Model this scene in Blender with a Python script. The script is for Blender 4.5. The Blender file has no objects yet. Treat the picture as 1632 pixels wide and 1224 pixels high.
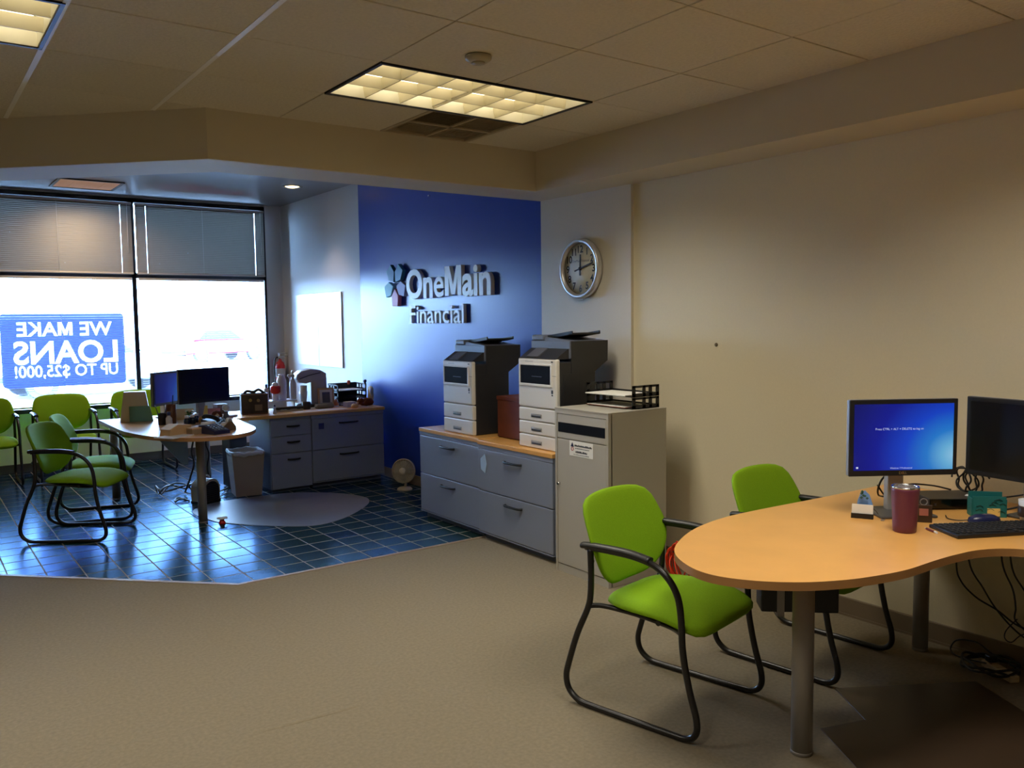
import bpy, bmesh, math, random
from mathutils import Vector, Matrix
random.seed(7)
D = bpy.data
S = bpy.context.scene
COL = S.collection
PI = math.pi
R = math.radians

# ------------------------------------------------------------------ camera
FPX, YAW, PITCH, ROLL = 1345.16, .6284, .0767, -.0120
CAM = Vector((-4.1523, 0, 1.6567))
cy, sy, cp, sp = math.cos(YAW), math.sin(YAW), math.cos(PITCH), math.sin(PITCH)
fw = Vector((sy*cp, cy*cp, -sp)); rt = Vector((cy, -sy, 0)); up = rt.cross(fw)
cr, sr = math.cos(ROLL), math.sin(ROLL)
rt, up = cr*rt + sr*up, -sr*rt + cr*up
cam = D.objects.new('camera', D.cameras.new('camera')); COL.objects.link(cam)
cam.data.sensor_width = 36; cam.data.lens = FPX/1632*36; cam.data.clip_end = 500; cam.data.clip_start = .02
m = Matrix((rt, up, -fw)).transposed().to_4x4(); m.translation = CAM
cam.matrix_world = m
S.camera = cam

# ------------------------------------------------------------------ world, sun, exposure
S.view_settings.view_transform = 'Standard'; S.view_settings.look = 'None'
S.view_settings.gamma = 1; S.view_settings.use_curve_mapping = False
S.view_settings.exposure = 0.0
SKY, SUN, TROFFER_W, ALCOVE_W, CAN_W = 52.0, 12.0, 24.0, 22.0, 9.0
w = D.worlds.new('sky'); S.world = w; w.use_nodes = True
nt = w.node_tree; bg = nt.nodes['Background']
tc = nt.nodes.new('ShaderNodeTexCoord'); sx = nt.nodes.new('ShaderNodeSeparateXYZ'); rp = nt.nodes.new('ShaderNodeValToRGB')
nt.links.new(tc.outputs['Generated'], sx.inputs[0]); nt.links.new(sx.outputs['Z'], rp.inputs[0]); nt.links.new(rp.outputs[0], bg.inputs[0])
rp.color_ramp.elements[0].color = (.38, .60, 1, 1); rp.color_ramp.elements[1].color = (.32, .54, 1, 1)
bg.inputs[1].default_value = SKY
sun = D.objects.new('sun', D.lights.new('sun', 'SUN')); COL.objects.link(sun)
sun.data.energy = SUN; sun.data.angle = .01; sun.data.color = (1, .95, .87)
sun.rotation_euler = (R(-38), 0, R(25))          # from behind the building, over its roof
cyc = S.cycles
cyc.max_bounces = 8; cyc.diffuse_bounces = 5; cyc.glossy_bounces = 4; cyc.transmission_bounces = 8; cyc.transparent_max_bounces = 12
cyc.caustics_reflective = False; cyc.caustics_refractive = False
cyc.sample_clamp_indirect = 6

# ------------------------------------------------------------------ materials
def lin(c):
    return tuple(((v/255)/12.92 if v/255 <= .04045 else ((v/255+.055)/1.055)**2.4) for v in c)
MATS = {}
def mat(name, rgb, rough=.5, metal=0, noise=0, scale=20, bump=0, bscale=None, coat=0, spec=.5, rnd=0):
    if name in MATS: return MATS[name]
    mm = D.materials.new(name); mm.use_nodes = True; n = mm.node_tree.nodes; l = mm.node_tree.links
    b = n['Principled BSDF']; c = lin(rgb)
    b.inputs['Base Color'].default_value = (*c, 1); b.inputs['Roughness'].default_value = rough
    b.inputs['Metallic'].default_value = metal; b.inputs['Coat Weight'].default_value = coat; b.inputs['Coat Roughness'].default_value = .15
    b.inputs['Specular IOR Level'].default_value = spec
    t = n.new('ShaderNodeTexCoord')
    if noise or bump:
        nz = n.new('ShaderNodeTexNoise'); nz.inputs['Scale'].default_value = scale; nz.inputs['Detail'].default_value = 4
        l.new(t.outputs['Object'], nz.inputs['Vector'])
    if noise or rnd:
        hsv = n.new('ShaderNodeHueSaturation'); hsv.inputs['Color'].default_value = (*c, 1)
        l.new(hsv.outputs[0], b.inputs['Base Color'])
        mr = n.new('ShaderNodeMapRange'); mr.inputs[3].default_value = 1-noise; mr.inputs[4].default_value = 1+noise
        if noise:
            mr.inputs[1].default_value = .3; mr.inputs[2].default_value = .7
            l.new(nz.outputs['Fac'], mr.inputs[0])
        else: mr.inputs[0].default_value = .5
        val = mr.outputs[0]
        if rnd:
            oi = n.new('ShaderNodeObjectInfo'); m2 = n.new('ShaderNodeMapRange'); m2.inputs[3].default_value = 1-rnd; m2.inputs[4].default_value = 1+rnd
            l.new(oi.outputs['Random'], m2.inputs[0]); mu = n.new('ShaderNodeMath'); mu.operation = 'MULTIPLY'
            l.new(val, mu.inputs[0]); l.new(m2.outputs[0], mu.inputs[1]); val = mu.outputs[0]
        l.new(val, hsv.inputs['Value'])
    if bump:
        bp = n.new('ShaderNodeBump'); bp.inputs['Strength'].default_value = bump; bp.inputs['Distance'].default_value = .01
        src = nz
        if bscale:
            src = n.new('ShaderNodeTexNoise'); src.inputs['Scale'].default_value = bscale; src.inputs['Detail'].default_value = 3
            l.new(t.outputs['Object'], src.inputs['Vector'])
        l.new(src.outputs['Fac'], bp.inputs['Height']); l.new(bp.outputs[0], b.inputs['Normal'])
    MATS[name] = mm
    return mm
def emis(name, rgb, s):
    mm = D.materials.new(name); mm.use_nodes = True; b = mm.node_tree.nodes['Principled BSDF']
    b.inputs['Base Color'].default_value = (*lin(rgb), 1); b.inputs['Emission Color'].default_value = (*lin(rgb), 1); b.inputs['Emission Strength'].default_value = s
    MATS[name] = mm; return mm
def transl(name, rgb, mix=1.0):
    mm = D.materials.new(name); mm.use_nodes = True; n = mm.node_tree.nodes; l = mm.node_tree.links
    b = n['Principled BSDF']; b.inputs['Base Color'].default_value = (*lin(rgb), 1); b.inputs['Roughness'].default_value = .6
    t = n.new('ShaderNodeBsdfTranslucent'); t.inputs[0].default_value = (*lin(rgb), 1)
    x = n.new('ShaderNodeMixShader'); x.inputs[0].default_value = mix
    l.new(b.outputs[0], x.inputs[1]); l.new(t.outputs[0], x.inputs[2]); l.new(x.outputs[0], n['Material Output'].inputs[0])
    MATS[name] = mm; return mm
def glass(name):
    mm = D.materials.new(name); mm.use_nodes = True; n = mm.node_tree.nodes; l = mm.node_tree.links
    n.remove(n['Principled BSDF'])
    tr = n.new('ShaderNodeBsdfTransparent'); tr.inputs[0].default_value = (.93, .97, .96, 1)
    g = n.new('ShaderNodeBsdfGlossy'); g.inputs['Roughness'].default_value = .02
    f = n.new('ShaderNodeFresnel'); f.inputs[0].default_value = 1.45
    x = n.new('ShaderNodeMixShader'); l.new(f.outputs[0], x.inputs[0]); l.new(tr.outputs[0], x.inputs[1]); l.new(g.outputs[0], x.inputs[2])
    l.new(x.outputs[0], n['Material Output'].inputs[0]); MATS[name] = mm; return mm

M_CREAM = mat('cream_wall_paint', (226, 214, 182), .55, bump=.05, scale=90, noise=.015)
M_CLOCKW = mat('warm_white_wall_paint', (218, 210, 192), .55, bump=.05, scale=90, noise=.015)
M_WHITEW = mat('white_wall_paint', (214, 214, 216), .5, bump=.04, scale=90)
M_BLUEW = mat('blue_wall_paint', (27, 60, 162), .3, bump=.04, scale=90, noise=.03, spec=.4)
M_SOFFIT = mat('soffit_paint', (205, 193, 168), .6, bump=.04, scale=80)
M_PANEL = mat('acoustic_panel', (214, 204, 184), .95, bump=.5, scale=60, noise=.05, rnd=.03, spec=.1)
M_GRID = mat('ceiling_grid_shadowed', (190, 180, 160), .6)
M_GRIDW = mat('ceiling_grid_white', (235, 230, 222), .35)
M_CEIL2 = mat('satin_metal_ceiling', (142, 140, 140), .36, .1, noise=.03, scale=3)
M_CARPET = mat('carpet', (133, 122, 101), .95, noise=.10, scale=60, bump=.25, bscale=420, spec=.1)
M_GROUT = mat('grout', (142, 134, 122), .75, noise=.1)
M_STRIP = mat('transition_strip', (150, 130, 108), .45)
M_BASEB = mat('baseboard_vinyl', (122, 106, 84), .5)
M_FRAME = mat('dark_bronze_aluminium', (38, 38, 44), .4, .6)
M_BLIND = mat('blind_slat_enamel', (136, 132, 126), .45)
M_RAIL = mat('blind_rail_enamel', (190, 190, 192), .3)
M_CORD = mat('cord_white', (215, 215, 215), .6)
M_GREEN = mat('lime_fabric', (128, 170, 22), .85, noise=.05, scale=160, bump=.12, spec=.2)
M_BLACKM = mat('black_enamel_tube', (26, 24, 24), .32)
M_BLACKP = mat('black_plastic', (28, 28, 30), .42, bump=.03, scale=200)
M_BLACKG = mat('black_gloss', (10, 10, 12), .12)
M_CHARC = mat('charcoal_plastic', (52, 54, 60), .4, bump=.02, scale=200)
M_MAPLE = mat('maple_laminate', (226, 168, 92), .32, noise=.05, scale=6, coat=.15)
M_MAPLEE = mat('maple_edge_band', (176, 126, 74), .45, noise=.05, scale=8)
M_STEEL = mat('brushed_metal_leg', (150, 144, 138), .45, .3)
M_BLUEGREY = mat('blue_grey_metal', (140, 147, 162), .38, .15)
M_BGDARK = mat('blue_grey_dark', (84, 90, 102), .5)
M_GREIGE = mat('greige_laminate', (176, 170, 156), .45, noise=.015, scale=5)
M_GREIGED = mat('greige_shadow_side', (176, 164, 140), .45, noise=.015, scale=5)
M_PRWHITE = mat('printer_white', (226, 222, 212), .4)
M_PRDARK = mat('printer_charcoal', (44, 44, 46), .45, bump=.02, scale=200)
M_PRGREY = mat('printer_slate', (104, 110, 124), .4)
M_MAROON = mat('rust_leatherboard', (104, 50, 30), .6, noise=.15, scale=9)
M_PAPER = mat('paper', (238, 236, 228), .7)
M_POSTER = mat('poster_gloss', (244, 246, 248), .22, coat=.3)
M_SIGNW = mat('sign_letter_white', (246, 244, 240), .4)
M_CHROME = mat('chrome', (215, 215, 218), .2, 1)
M_DIAL = mat('clock_dial', (222, 220, 202), .5)
M_INK = mat('black_ink', (22, 22, 24), .6)
M_RED = mat('red_enamel', (190, 22, 28), .3)
M_ORANGE = mat('orange_cable', (226, 62, 20), .45)
M_TUMBLER = mat('plum_powdercoat', (100, 46, 70), .42, noise=.03, scale=200)
M_TEAL = mat('teal_mesh', (30, 116, 116), .5)
M_YELLOW = mat('yellow_note', (240, 208, 120), .7)
M_NAVY = mat('navy_plastic', (30, 36, 78), .3)
M_MATBR = mat('brown_chair_mat', (62, 47, 34), .35, noise=.05)
M_MATGR = mat('grey_chair_mat', (122, 124, 134), .42, noise=.03)
M_BEIGE = mat('beige_plastic', (196, 180, 150), .5)
M_BEIGEL = mat('pale_beige_plastic', (214, 200, 178), .5)
M_LINER = transl('white_bin_liner', (225, 230, 240), .35)
M_BIN = mat('tan_bin_plastic', (150, 134, 122), .5)
M_TAN = mat('tan_card', (205, 168, 120), .7)
M_BROWN = mat('brown_wood', (112, 70, 44), .5, noise=.15, scale=25)
M_DKBROWN = mat('dark_brown_wood', (62, 46, 34), .45, noise=.15, scale=25)
M_WHITEP = mat('white_plastic', (232, 234, 238), .35)
M_TEALP = mat('teal_print', (120, 168, 156), .6)
M_CYAN = mat('petal_cyan', (128, 205, 216), .55); M_PETB = mat('petal_blue', (58, 136, 178), .55); M_PETB2 = mat('petal_steel_blue', (46, 116, 162), .55)
M_LAV = mat('petal_lavender', (146, 146, 200), .55); M_PINK = mat('petal_pink', (232, 148, 178), .55)
M_GLASS = glass('window_glass')
M_TEDDY = mat('brown_plush', (112, 62, 40), .95, bump=.6, scale=90)
M_PLANT = mat('leaf_green', (72, 118, 40), .6)
M_STEELD = mat('dark_grille', (40, 36, 36), .4, .4)
M_DOCK = mat('dock_top', (52, 48, 46), .45)
M_ASPHALT = mat('pale_concrete_lot', (150, 150, 150), .9, noise=.08, scale=.4)
M_CARRED = mat('red_car_paint', (200, 45, 62), .35, coat=.2)
M_CARPALE = mat('pale_car_paint', (190, 205, 210), .25, coat=.6)
M_CARGL = mat('car_window', (30, 36, 42), .08)
M_TYRE = mat('tyre_rubber', (84, 84, 88), .8)
M_DUCT = mat('vent_brown', (176, 160, 132), .7)
M_DUCTD = mat('vent_dark', (112, 100, 80), .8)
M_LOUV = mat('louver_aluminium', (240, 232, 205), .35, .3)
M_TROFF = mat('troffer_reflector', (240, 236, 220), .5)

def tile_mat():
    mm = D.materials.new('slate_green_tile'); mm.use_nodes = True; n = mm.node_tree.nodes; l = mm.node_tree.links; b = n['Principled BSDF']
    oi = n.new('ShaderNodeObjectInfo'); r_ = n.new('ShaderNodeValToRGB'); l.new(oi.outputs['Random'], r_.inputs[0])
    r_.color_ramp.elements[0].color = (*lin((34, 56, 54)), 1); r_.color_ramp.elements[1].color = (*lin((30, 52, 82)), 1)
    e = r_.color_ramp.elements.new(.6); e.color = (*lin((40, 66, 68)), 1)
    t = n.new('ShaderNodeTexCoord'); nz = n.new('ShaderNodeTexNoise'); nz.inputs['Scale'].default_value = 7; l.new(t.outputs['Object'], nz.inputs['Vector'])
    h = n.new('ShaderNodeHueSaturation'); mr = n.new('ShaderNodeMapRange'); mr.inputs[3].default_value = .75; mr.inputs[4].default_value = 1.25
    l.new(nz.outputs['Fac'], mr.inputs[0]); l.new(mr.outputs[0], h.inputs['Value']); l.new(r_.outputs[0], h.inputs['Color']); l.new(h.outputs[0], b.inputs['Base Color'])
    rr = n.new('ShaderNodeMapRange'); rr.inputs[3].default_value = .17; rr.inputs[4].default_value = .22; l.new(nz.outputs['Fac'], rr.inputs[0]); l.new(rr.outputs[0], b.inputs['Roughness'])
    bp = n.new('ShaderNodeBump'); bp.inputs['Strength'].default_value = .02; bp.inputs['Distance'].default_value = .01; l.new(nz.outputs['Fac'], bp.inputs['Height']); l.new(bp.outputs[0], b.inputs['Normal'])
    df = n.new('ShaderNodeBsdfDiffuse'); l.new(h.outputs[0], df.inputs[0]); mx = n.new('ShaderNodeMixShader')
    gl = n.new('ShaderNodeBsdfGlossy'); gl.inputs['Color'].default_value = (.27, .41, .64, 1); l.new(rr.outputs[0], gl.inputs['Roughness'])      # glaze gloss: blue of the window glare put into its dimmed colour
    fr = n.new('ShaderNodeFresnel'); fr.inputs[0].default_value = 1.5; l.new(fr.outputs[0], mx.inputs[0]); n.remove(b); n.remove(bp)
    l.new(df.outputs[0], mx.inputs[1]); l.new(gl.outputs[0], mx.inputs[2]); l.new(mx.outputs[0], n['Material Output'].inputs[0])
    return mm
M_TILE = tile_mat()

# ------------------------------------------------------------------ mesh helpers
class MB:
    def __init__(s): s.bm = bmesh.new(); s.mats = []; s.mi = 0
    def use(s, m_):
        if m_ not in s.mats: s.mats.append(m_)
        s.mi = s.mats.index(m_); return s
    def _tag(s, fs):
        for f in fs: f.material_index = s.mi
    def box(s, x0, x1, y0, y1, z0, z1, bev=0, seg=2, M=None):
        ca = Matrix.Translation(((x0+x1)/2, (y0+y1)/2, (z0+z1)/2)) @ Matrix.Diagonal((abs(x1-x0), abs(y1-y0), abs(z1-z0), 1))
        t = bmesh.new(); bmesh.ops.create_cube(t, size=1, matrix=ca)
        if bev: bmesh.ops.bevel(t, geom=t.edges[:], offset=bev, segments=seg, affect='EDGES', profile=.5)
        return s.merge(t, M)
    def merge(s, t, M=None):
        if M is not None: bmesh.ops.transform(t, matrix=M, verts=t.verts[:])
        vm = {}
        for v in t.verts: vm[v] = s.bm.verts.new(v.co)
        for f in t.faces:
            try:
                nf = s.bm.faces.new([vm[v] for v in f.verts]); nf.material_index = s.mi; nf.smooth = f.smooth
            except ValueError: pass
        t.free(); return s
    def cyl(s, p0, p1, r0, r1=None, n=20, smooth=True, cap=True):
        r1 = r0 if r1 is None else r1
        p0, p1 = Vector(p0), Vector(p1); d = p1-p0
        q = d.to_track_quat('Z', 'Y').to_matrix()
        ra, rb = [], []
        for i in range(n):
            a = 2*PI*i/n; v = q @ Vector((math.cos(a), math.sin(a), 0))
            ra.append(s.bm.verts.new(p0+v*r0)); rb.append(s.bm.verts.new(p1+v*r1))
        for i in range(n):
            f = s.bm.faces.new((ra[i], ra[(i+1) % n], rb[(i+1) % n], rb[i])); f.smooth = smooth; f.material_index = s.mi
        if cap:
            s._tag([s.bm.faces.new(ra[::-1]), s.bm.faces.new(rb)])
        return s
    def tube(s, pts, r, n=10, closed=False, flat=1.0):
        pts = [Vector(p) for p in pts]; N = len(pts); rings = []; prev = None
        for i, p in enumerate(pts):
            if closed: t = pts[(i+1) % N]-pts[i-1]
            else: t = pts[min(i+1, N-1)]-pts[max(i-1, 0)]
            t.normalize()
            if prev is None:
                a = Vector((0, 0, 1)) if abs(t.z) < .9 else Vector((1, 0, 0)); u = t.cross(a).normalized()
            else:
                u = prev - t*prev.dot(t); u.normalize()
            prev = u; v = t.cross(u)
            rings.append([s.bm.verts.new(p+u*math.cos(2*PI*k/n)*r+v*math.sin(2*PI*k/n)*r*flat) for k in range(n)])
        for i in range(N if closed else N-1):
            a, b = rings[i], rings[(i+1) % N]
            for k in range(n):
                f = s.bm.faces.new((a[k], a[(k+1) % n], b[(k+1) % n], b[k])); f.smooth = True; f.material_index = s.mi
        if not closed:
            s._tag([s.bm.faces.new(rings[0][::-1]), s.bm.faces.new(rings[-1])])
        return s
    def lathe(s, prof, c=(0, 0, 0), n=24, M=None, cap0=True, cap1=True):
        t = bmesh.new(); rings = []
        for r, z in prof:
            if r < 1e-6: rings.append([t.verts.new((c[0], c[1], c[2]+z))])
            else: rings.append([t.verts.new((c[0]+r*math.cos(2*PI*k/n), c[1]+r*math.sin(2*PI*k/n), c[2]+z)) for k in range(n)])
        for a, b in zip(rings, rings[1:]):
            for k in range(n):
                k2 = (k+1) % n
                if len(a) == 1 and len(b) == 1: continue
                if len(a) == 1: f = t.faces.new((a[0], b[k2], b[k]))
                elif len(b) == 1: f = t.faces.new((a[k], a[k2], b[0]))
                else: f = t.faces.new((a[k], a[k2], b[k2], b[k]))
                f.smooth = True
        if cap0 and len(rings[0]) > 1: t.faces.new(rings[0][::-1])
        if cap1 and len(rings[-1]) > 1: t.faces.new(rings[-1])
        return s.merge(t, M)
    def prism(s, pts, z0, z1, bev=0, M=None, smooth=False, edge=None):
        t = bmesh.new(); n = len(pts)
        a = [t.verts.new((x, y, z0)) for x, y in pts]; b = [t.verts.new((x, y, z1)) for x, y in pts]
        t.faces.new(a[::-1]); t.faces.new(b)
        for i in range(n):
            f = t.faces.new((a[i], a[(i+1) % n], b[(i+1) % n], b[i])); f.smooth = smooth
        if bev:
            es = [e for e in t.edges if abs(e.verts[0].co.z-e.verts[1].co.z) < 1e-6]
            bmesh.ops.bevel(t, geom=es, offset=bev, segments=2, affect='EDGES', profile=.5)
        bmesh.ops.recalc_face_normals(t, faces=t.faces[:])
        return s.merge(t, M)
    def quad(s, a, b, c, d):
        s._tag([s.bm.faces.new([s.bm.verts.new(p) for p in (a, b, c, d)])]); return s
    def grid(s, fn, nu, nv, wrap_u=False, smooth=True):
        V = [[s.bm.verts.new(fn(i, j)) for j in range(nv)] for i in range(nu)]
        for i in range(nu if wrap_u else nu-1):
            for j in range(nv-1):
                f = s.bm.faces.new((V[i][j], V[(i+1) % nu][j], V[(i+1) % nu][j+1], V[i][j+1])); f.smooth = smooth; f.material_index = s.mi
        return s
    def mesh(s, name, m_=None, recalc=True):
        if recalc: bmesh.ops.recalc_face_normals(s.bm, faces=s.bm.faces[:])
        me = D.meshes.new(name); s.bm.to_mesh(me); s.bm.free()
        for x in (s.mats or [m_]): me.materials.append(x)
        return me
def crom(pts, k=6, closed=False):
    pts = [Vector(p) for p in pts]; out = []; N = len(pts)
    for i in range(N if closed else N-1):
        g = (lambda j: pts[j % N]) if closed else (lambda j: pts[max(0, min(N-1, j))])
        p0, p1, p2, p3 = g(i-1), g(i), g(i+1), g(i+2)
        for q in range(k):
            t = q/k
            out.append(.5*((2*p1)+(p2-p0)*t+(2*p0-5*p1+4*p2-p3)*t*t+(3*p1-p0-3*p2+p3)*t**3))
    if not closed: out.append(pts[-1])
    return out
def tag(o, label=None, cat=None, group=None, kind=None):
    if label: o['label'] = label
    if cat: o['category'] = cat
    if group: o['group'] = group
    if kind: o['kind'] = kind
    return o
def thing(name, label, cat, loc=(0, 0, 0), rz=0, group=None):
    o = D.objects.new(name, None); COL.objects.link(o); o.location = loc; o.rotation_euler = (0, 0, rz); o.empty_display_size = .05
    return tag(o, label, cat, group)
def part(name, mb, m_=None, parent=None, label=None, kind=None, loc=None, rot=None):
    me = mb if isinstance(mb, bpy.types.Mesh) else mb.mesh(name, m_)
    o = D.objects.new(name, me); COL.objects.link(o)
    if parent is not None: o.parent = parent
    if loc is not None: o.location = loc
    if rot is not None: o.rotation_euler = rot
    return tag(o, label, kind=kind)
def single(name, mb, m_, label, cat, loc=(0, 0, 0), rz=0, group=None):
    o = part(name, mb, m_); o.location = loc; o.rotation_euler = (0, 0, rz)
    return tag(o, label, cat, group)
def struct(name, mb, m_=None, parent=None):
    o = part(name, mb, m_, parent)
    if parent is None: o['kind'] = 'structure'
    return o
def dup(o, parent=None):
    c = o.copy(); COL.objects.link(c)
    if parent is not None: c.parent = parent
    for ch in list(o.children): dup(ch, c)
    return c
def clip(poly, a, b, c):            # keep a*x + b*y <= c
    out = []
    for i in range(len(poly)):
        p, q = poly[i], poly[(i+1) % len(poly)]; dp, dq = a*p[0]+b*p[1]-c, a*q[0]+b*q[1]-c
        if dp <= 0: out.append(p)
        if dp*dq < 0:
            t = dp/(dp-dq); out.append((p[0]+t*(q[0]-p[0]), p[1]+t*(q[1]-p[1])))
    return out
def text_mesh(s, size, extrude=0, offset=0, bevel=0):
    cu = D.curves.new('t', 'FONT'); cu.body = s; cu.size = size; cu.extrude = extrude; cu.offset = offset; cu.bevel_depth = bevel; cu.resolution_u = 4
    o = D.objects.new('t', cu); COL.objects.link(o)
    dg = bpy.context.evaluated_depsgraph_get(); dg.update()
    me = D.meshes.new_from_object(o.evaluated_get(dg)); D.objects.remove(o); D.curves.remove(cu)
    return me
def bounds(me):
    xs = [v.co.x for v in me.vertices]; ys = [v.co.y for v in me.vertices]
    return (min(xs), max(xs), min(ys), max(ys)) if xs else (0, 0, 0, 0)
GLYPH_MAX = {'e': .016, '$': .008}
def glyph(ch, size, ext, off):
    if ch == 'M' and off > .003:            # hand drawn: the font outline folds over itself when emboldened
        x0, x1, y0, y1 = bounds(text_mesh('M', size)); x0 -= off; x1 += off; w_ = x1-x0; h = y1+off*.6; sw = .125*size+off*1.3
        pts = [(0, 0), (0, h), (sw*1.2, h), (w_/2, h*.36), (w_-sw*1.2, h), (w_, h), (w_, 0), (w_-sw, 0), (w_-sw, h*.62), (w_/2+sw*.5, h*.04), (w_/2-sw*.5, h*.04), (sw, h*.62), (sw, 0)]
        bm = bmesh.new(); vs = [bm.verts.new((x0+x, y, ext)) for x, y in pts]; f = bm.faces.new(vs)
        if ext:
            r_ = bmesh.ops.extrude_face_region(bm, geom=[f]); bmesh.ops.translate(bm, vec=(0, 0, -2*ext), verts=[v for v in r_['geom'] if isinstance(v, bmesh.types.BMVert)])
        bmesh.ops.triangulate(bm, faces=[x for x in bm.faces if len(x.verts) > 4]); bmesh.ops.recalc_face_normals(bm, faces=bm.faces[:])
        me = D.meshes.new('glyph'); bm.to_mesh(me); bm.free(); return me
    return text_mesh(ch, size, ext, min(off, GLYPH_MAX.get(ch, 1)))
def letters(s, width, height_scale=None, extrude=0, offset=0, size=1.0):
    """per-letter meshes laid out from x=0 to x=width, baseline at y=0"""
    full = bounds(text_mesh(s, size)); out = []
    kx = width/(full[1]-full[0])
    for i, ch in enumerate(s):
        if ch == ' ': continue
        dx = bounds(text_mesh(s[:i+1], size))[1]-bounds(text_mesh(ch, size))[1]
        me = glyph(ch, size, extrude, offset)
        for v in me.vertices:
            v.co.x = (v.co.x+dx-full[0])*kx; v.co.y *= (height_scale or kx)
        out.append((ch, me))
    return out

# ================================================================== SETTING
YW, ZS, ZC, ZC2 = 10.84, 2.5775, 2.86, 3.162
TZ = 0.0
def rot45(x): return x
# --- floors
LX, BX = -7.2, -2.49                   # left limit, corner of tile border
YB = 5.27
b_ = MB(); b_.prism([(LX, -3), (.03, -3), (.03, YB), (BX, YB), (LX, YB+(BX-LX))], -.06, 0); struct('floor', b_, M_CARPET)
rpl = crom([(-3.12, 3.30, -.006), (-3.0, 3.286, -.001), (-2.877, 3.278, .0), (-2.742, 3.267, .0), (-2.65, 3.262, -.001), (-2.55, 3.25, -.006)], 6)
b_ = MB(); b_.tube([p+Vector((0, 0, -.001)) for p in rpl], .02, 10, flat=.2); part('carpet_ripple', b_, M_CARPET, D.objects['floor'])
b_ = MB(); b_.prism([(BX, YB), (.0, YB), (.0, YW), (LX, YW), (LX, YB+(BX-LX))], -.06, -.0012); tf = struct('floor', b_, M_GROUT)
tf['label'] = 'dark slate green tiled floor'
tiles = []
TP, GX0 = .2105, -.697
for iy in range(27):
    for ix in range(-4, 32):
        x1 = GX0+TP*-ix if False else GX0-TP*ix; x0 = x1-TP; y0 = 5.283+TP*iy; y1 = y0+TP
        g = .0045
        gy = .007; poly = [(x0+g, y0+gy), (x1-g, y0+gy), (x1-g, min(y1, YW)-gy), (x0+g, min(y1, YW)-gy)]
        if x0 >= -.005 or x1 < LX: continue
        poly = [(min(px_, -.004), py_) for px_, py_ in poly]
        poly = clip(poly, -1, -1, -(YB+BX)-.02)   # x + y >= border
        if len(poly) < 3: continue
        cx_, cy_ = (x0+x1)/2, (y0+y1)/2
        d = (Vector((cx_, cy_, 0))-CAM); fx = d.dot(rt)/d.dot(fw)
        tiles.append((d.length + (0 if abs(fx) < .63 else 50), cx_, cy_, [(px_-cx_, py_-cy_) for px_, py_ in poly]))
tiles.sort(key=lambda t: t[0])
full_me = None; rest = MB()
for k, (dd, cx_, cy_, poly) in enumerate(tiles):
    if k < 285:
        if len(poly) == 4 and abs(poly[0][0]+TP/2-.0045) < 1e-4 and abs(poly[2][0]-TP/2+.0045) < 1e-4 and abs(poly[2][1]-TP/2+.007) < 1e-4 and abs(poly[0][1]+TP/2-.007) < 1e-4:
            if full_me is None:
                q = MB(); q.prism(poly, -.004, 0, .001); full_me = q.mesh('tile', M_TILE)
            me = full_me
        else:
            q = MB(); q.prism(poly, -.004, 0); me = q.mesh('tile', M_TILE)
        part('tile', me, parent=tf, loc=(cx_, cy_, random.uniform(-.0004, .0004)))
    else: rest.prism([(px_+cx_, py_+cy_) for px_, py_ in poly], -.004, 0)
part('far_tiles', rest, M_TILE, tf, kind='stuff')
s2 = math.sqrt(.5)
b_ = MB(); b_.prism([(.0, YB-.02), (.0, YB+.012), (BX+.006, YB+.012), (LX, YB+.012+(BX+.006-LX)), (LX, YB-.02+(BX-.008-LX)), (BX-.008, YB-.02)], -.003, .004); struct('trim_1', b_, M_STRIP)

# --- right wall: cream part set back a little, then clock bay, blue band, white bay
b_ = MB(); b_.box(.025, .15, -3, 4.29, 0, 3.3); struct('wall_right', b_, M_CREAM)
b_ = MB(); b_.box(0, .15, 4.29, 5.302, 0, 3.3); struct('wall_right', b_, M_CLOCKW)
b_ = MB(); b_.box(0, .15, 5.302, 8.532, 0, 3.3); struct('wall_right', b_, M_BLUEW)
b_ = MB(); b_.box(0, .15, 8.532, YW+.2, 0, 3.3); struct('wall_right', b_, M_WHITEW)
b_ = MB(); b_.box(LX-.1, LX, -3, YW+.2, 0, 3.3); struct('wall_left', b_, M_CREAM)
b_ = MB(); b_.box(LX, .15, -3.1, -3, 0, 3.3); struct('wall_front', b_, M_CREAM)
SILL = .66
b_ = MB(); b_.box(LX, 0, YW, YW+.2, -.06, SILL).box(-.215, 0, YW, YW+.2, SILL, 3.3).box(LX, -.215, YW+.02, YW+.2, 3.14, 3.3); struct('wall_back', b_, M_WHITEW)
b_ = MB(); b_.box(.008, .025, -3, 4.29, 0, .1, .003).box(.002, .025, -3, 4.29, 0, .012); struct('baseboard_right', b_, M_BASEB)
b_ = MB(); b_.box(-.012, 0, 4.3, 10.8, 0, .1, .003); struct('baseboard_right', b_, mat('baseboard_tan', (150, 128, 96), .5))
b_ = MB(); b_.box(LX, 0, YW-.012, YW, 0, .1, .003); struct('baseboard_back', b_, mat('baseboard_dark', (70, 66, 66), .5))

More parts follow.
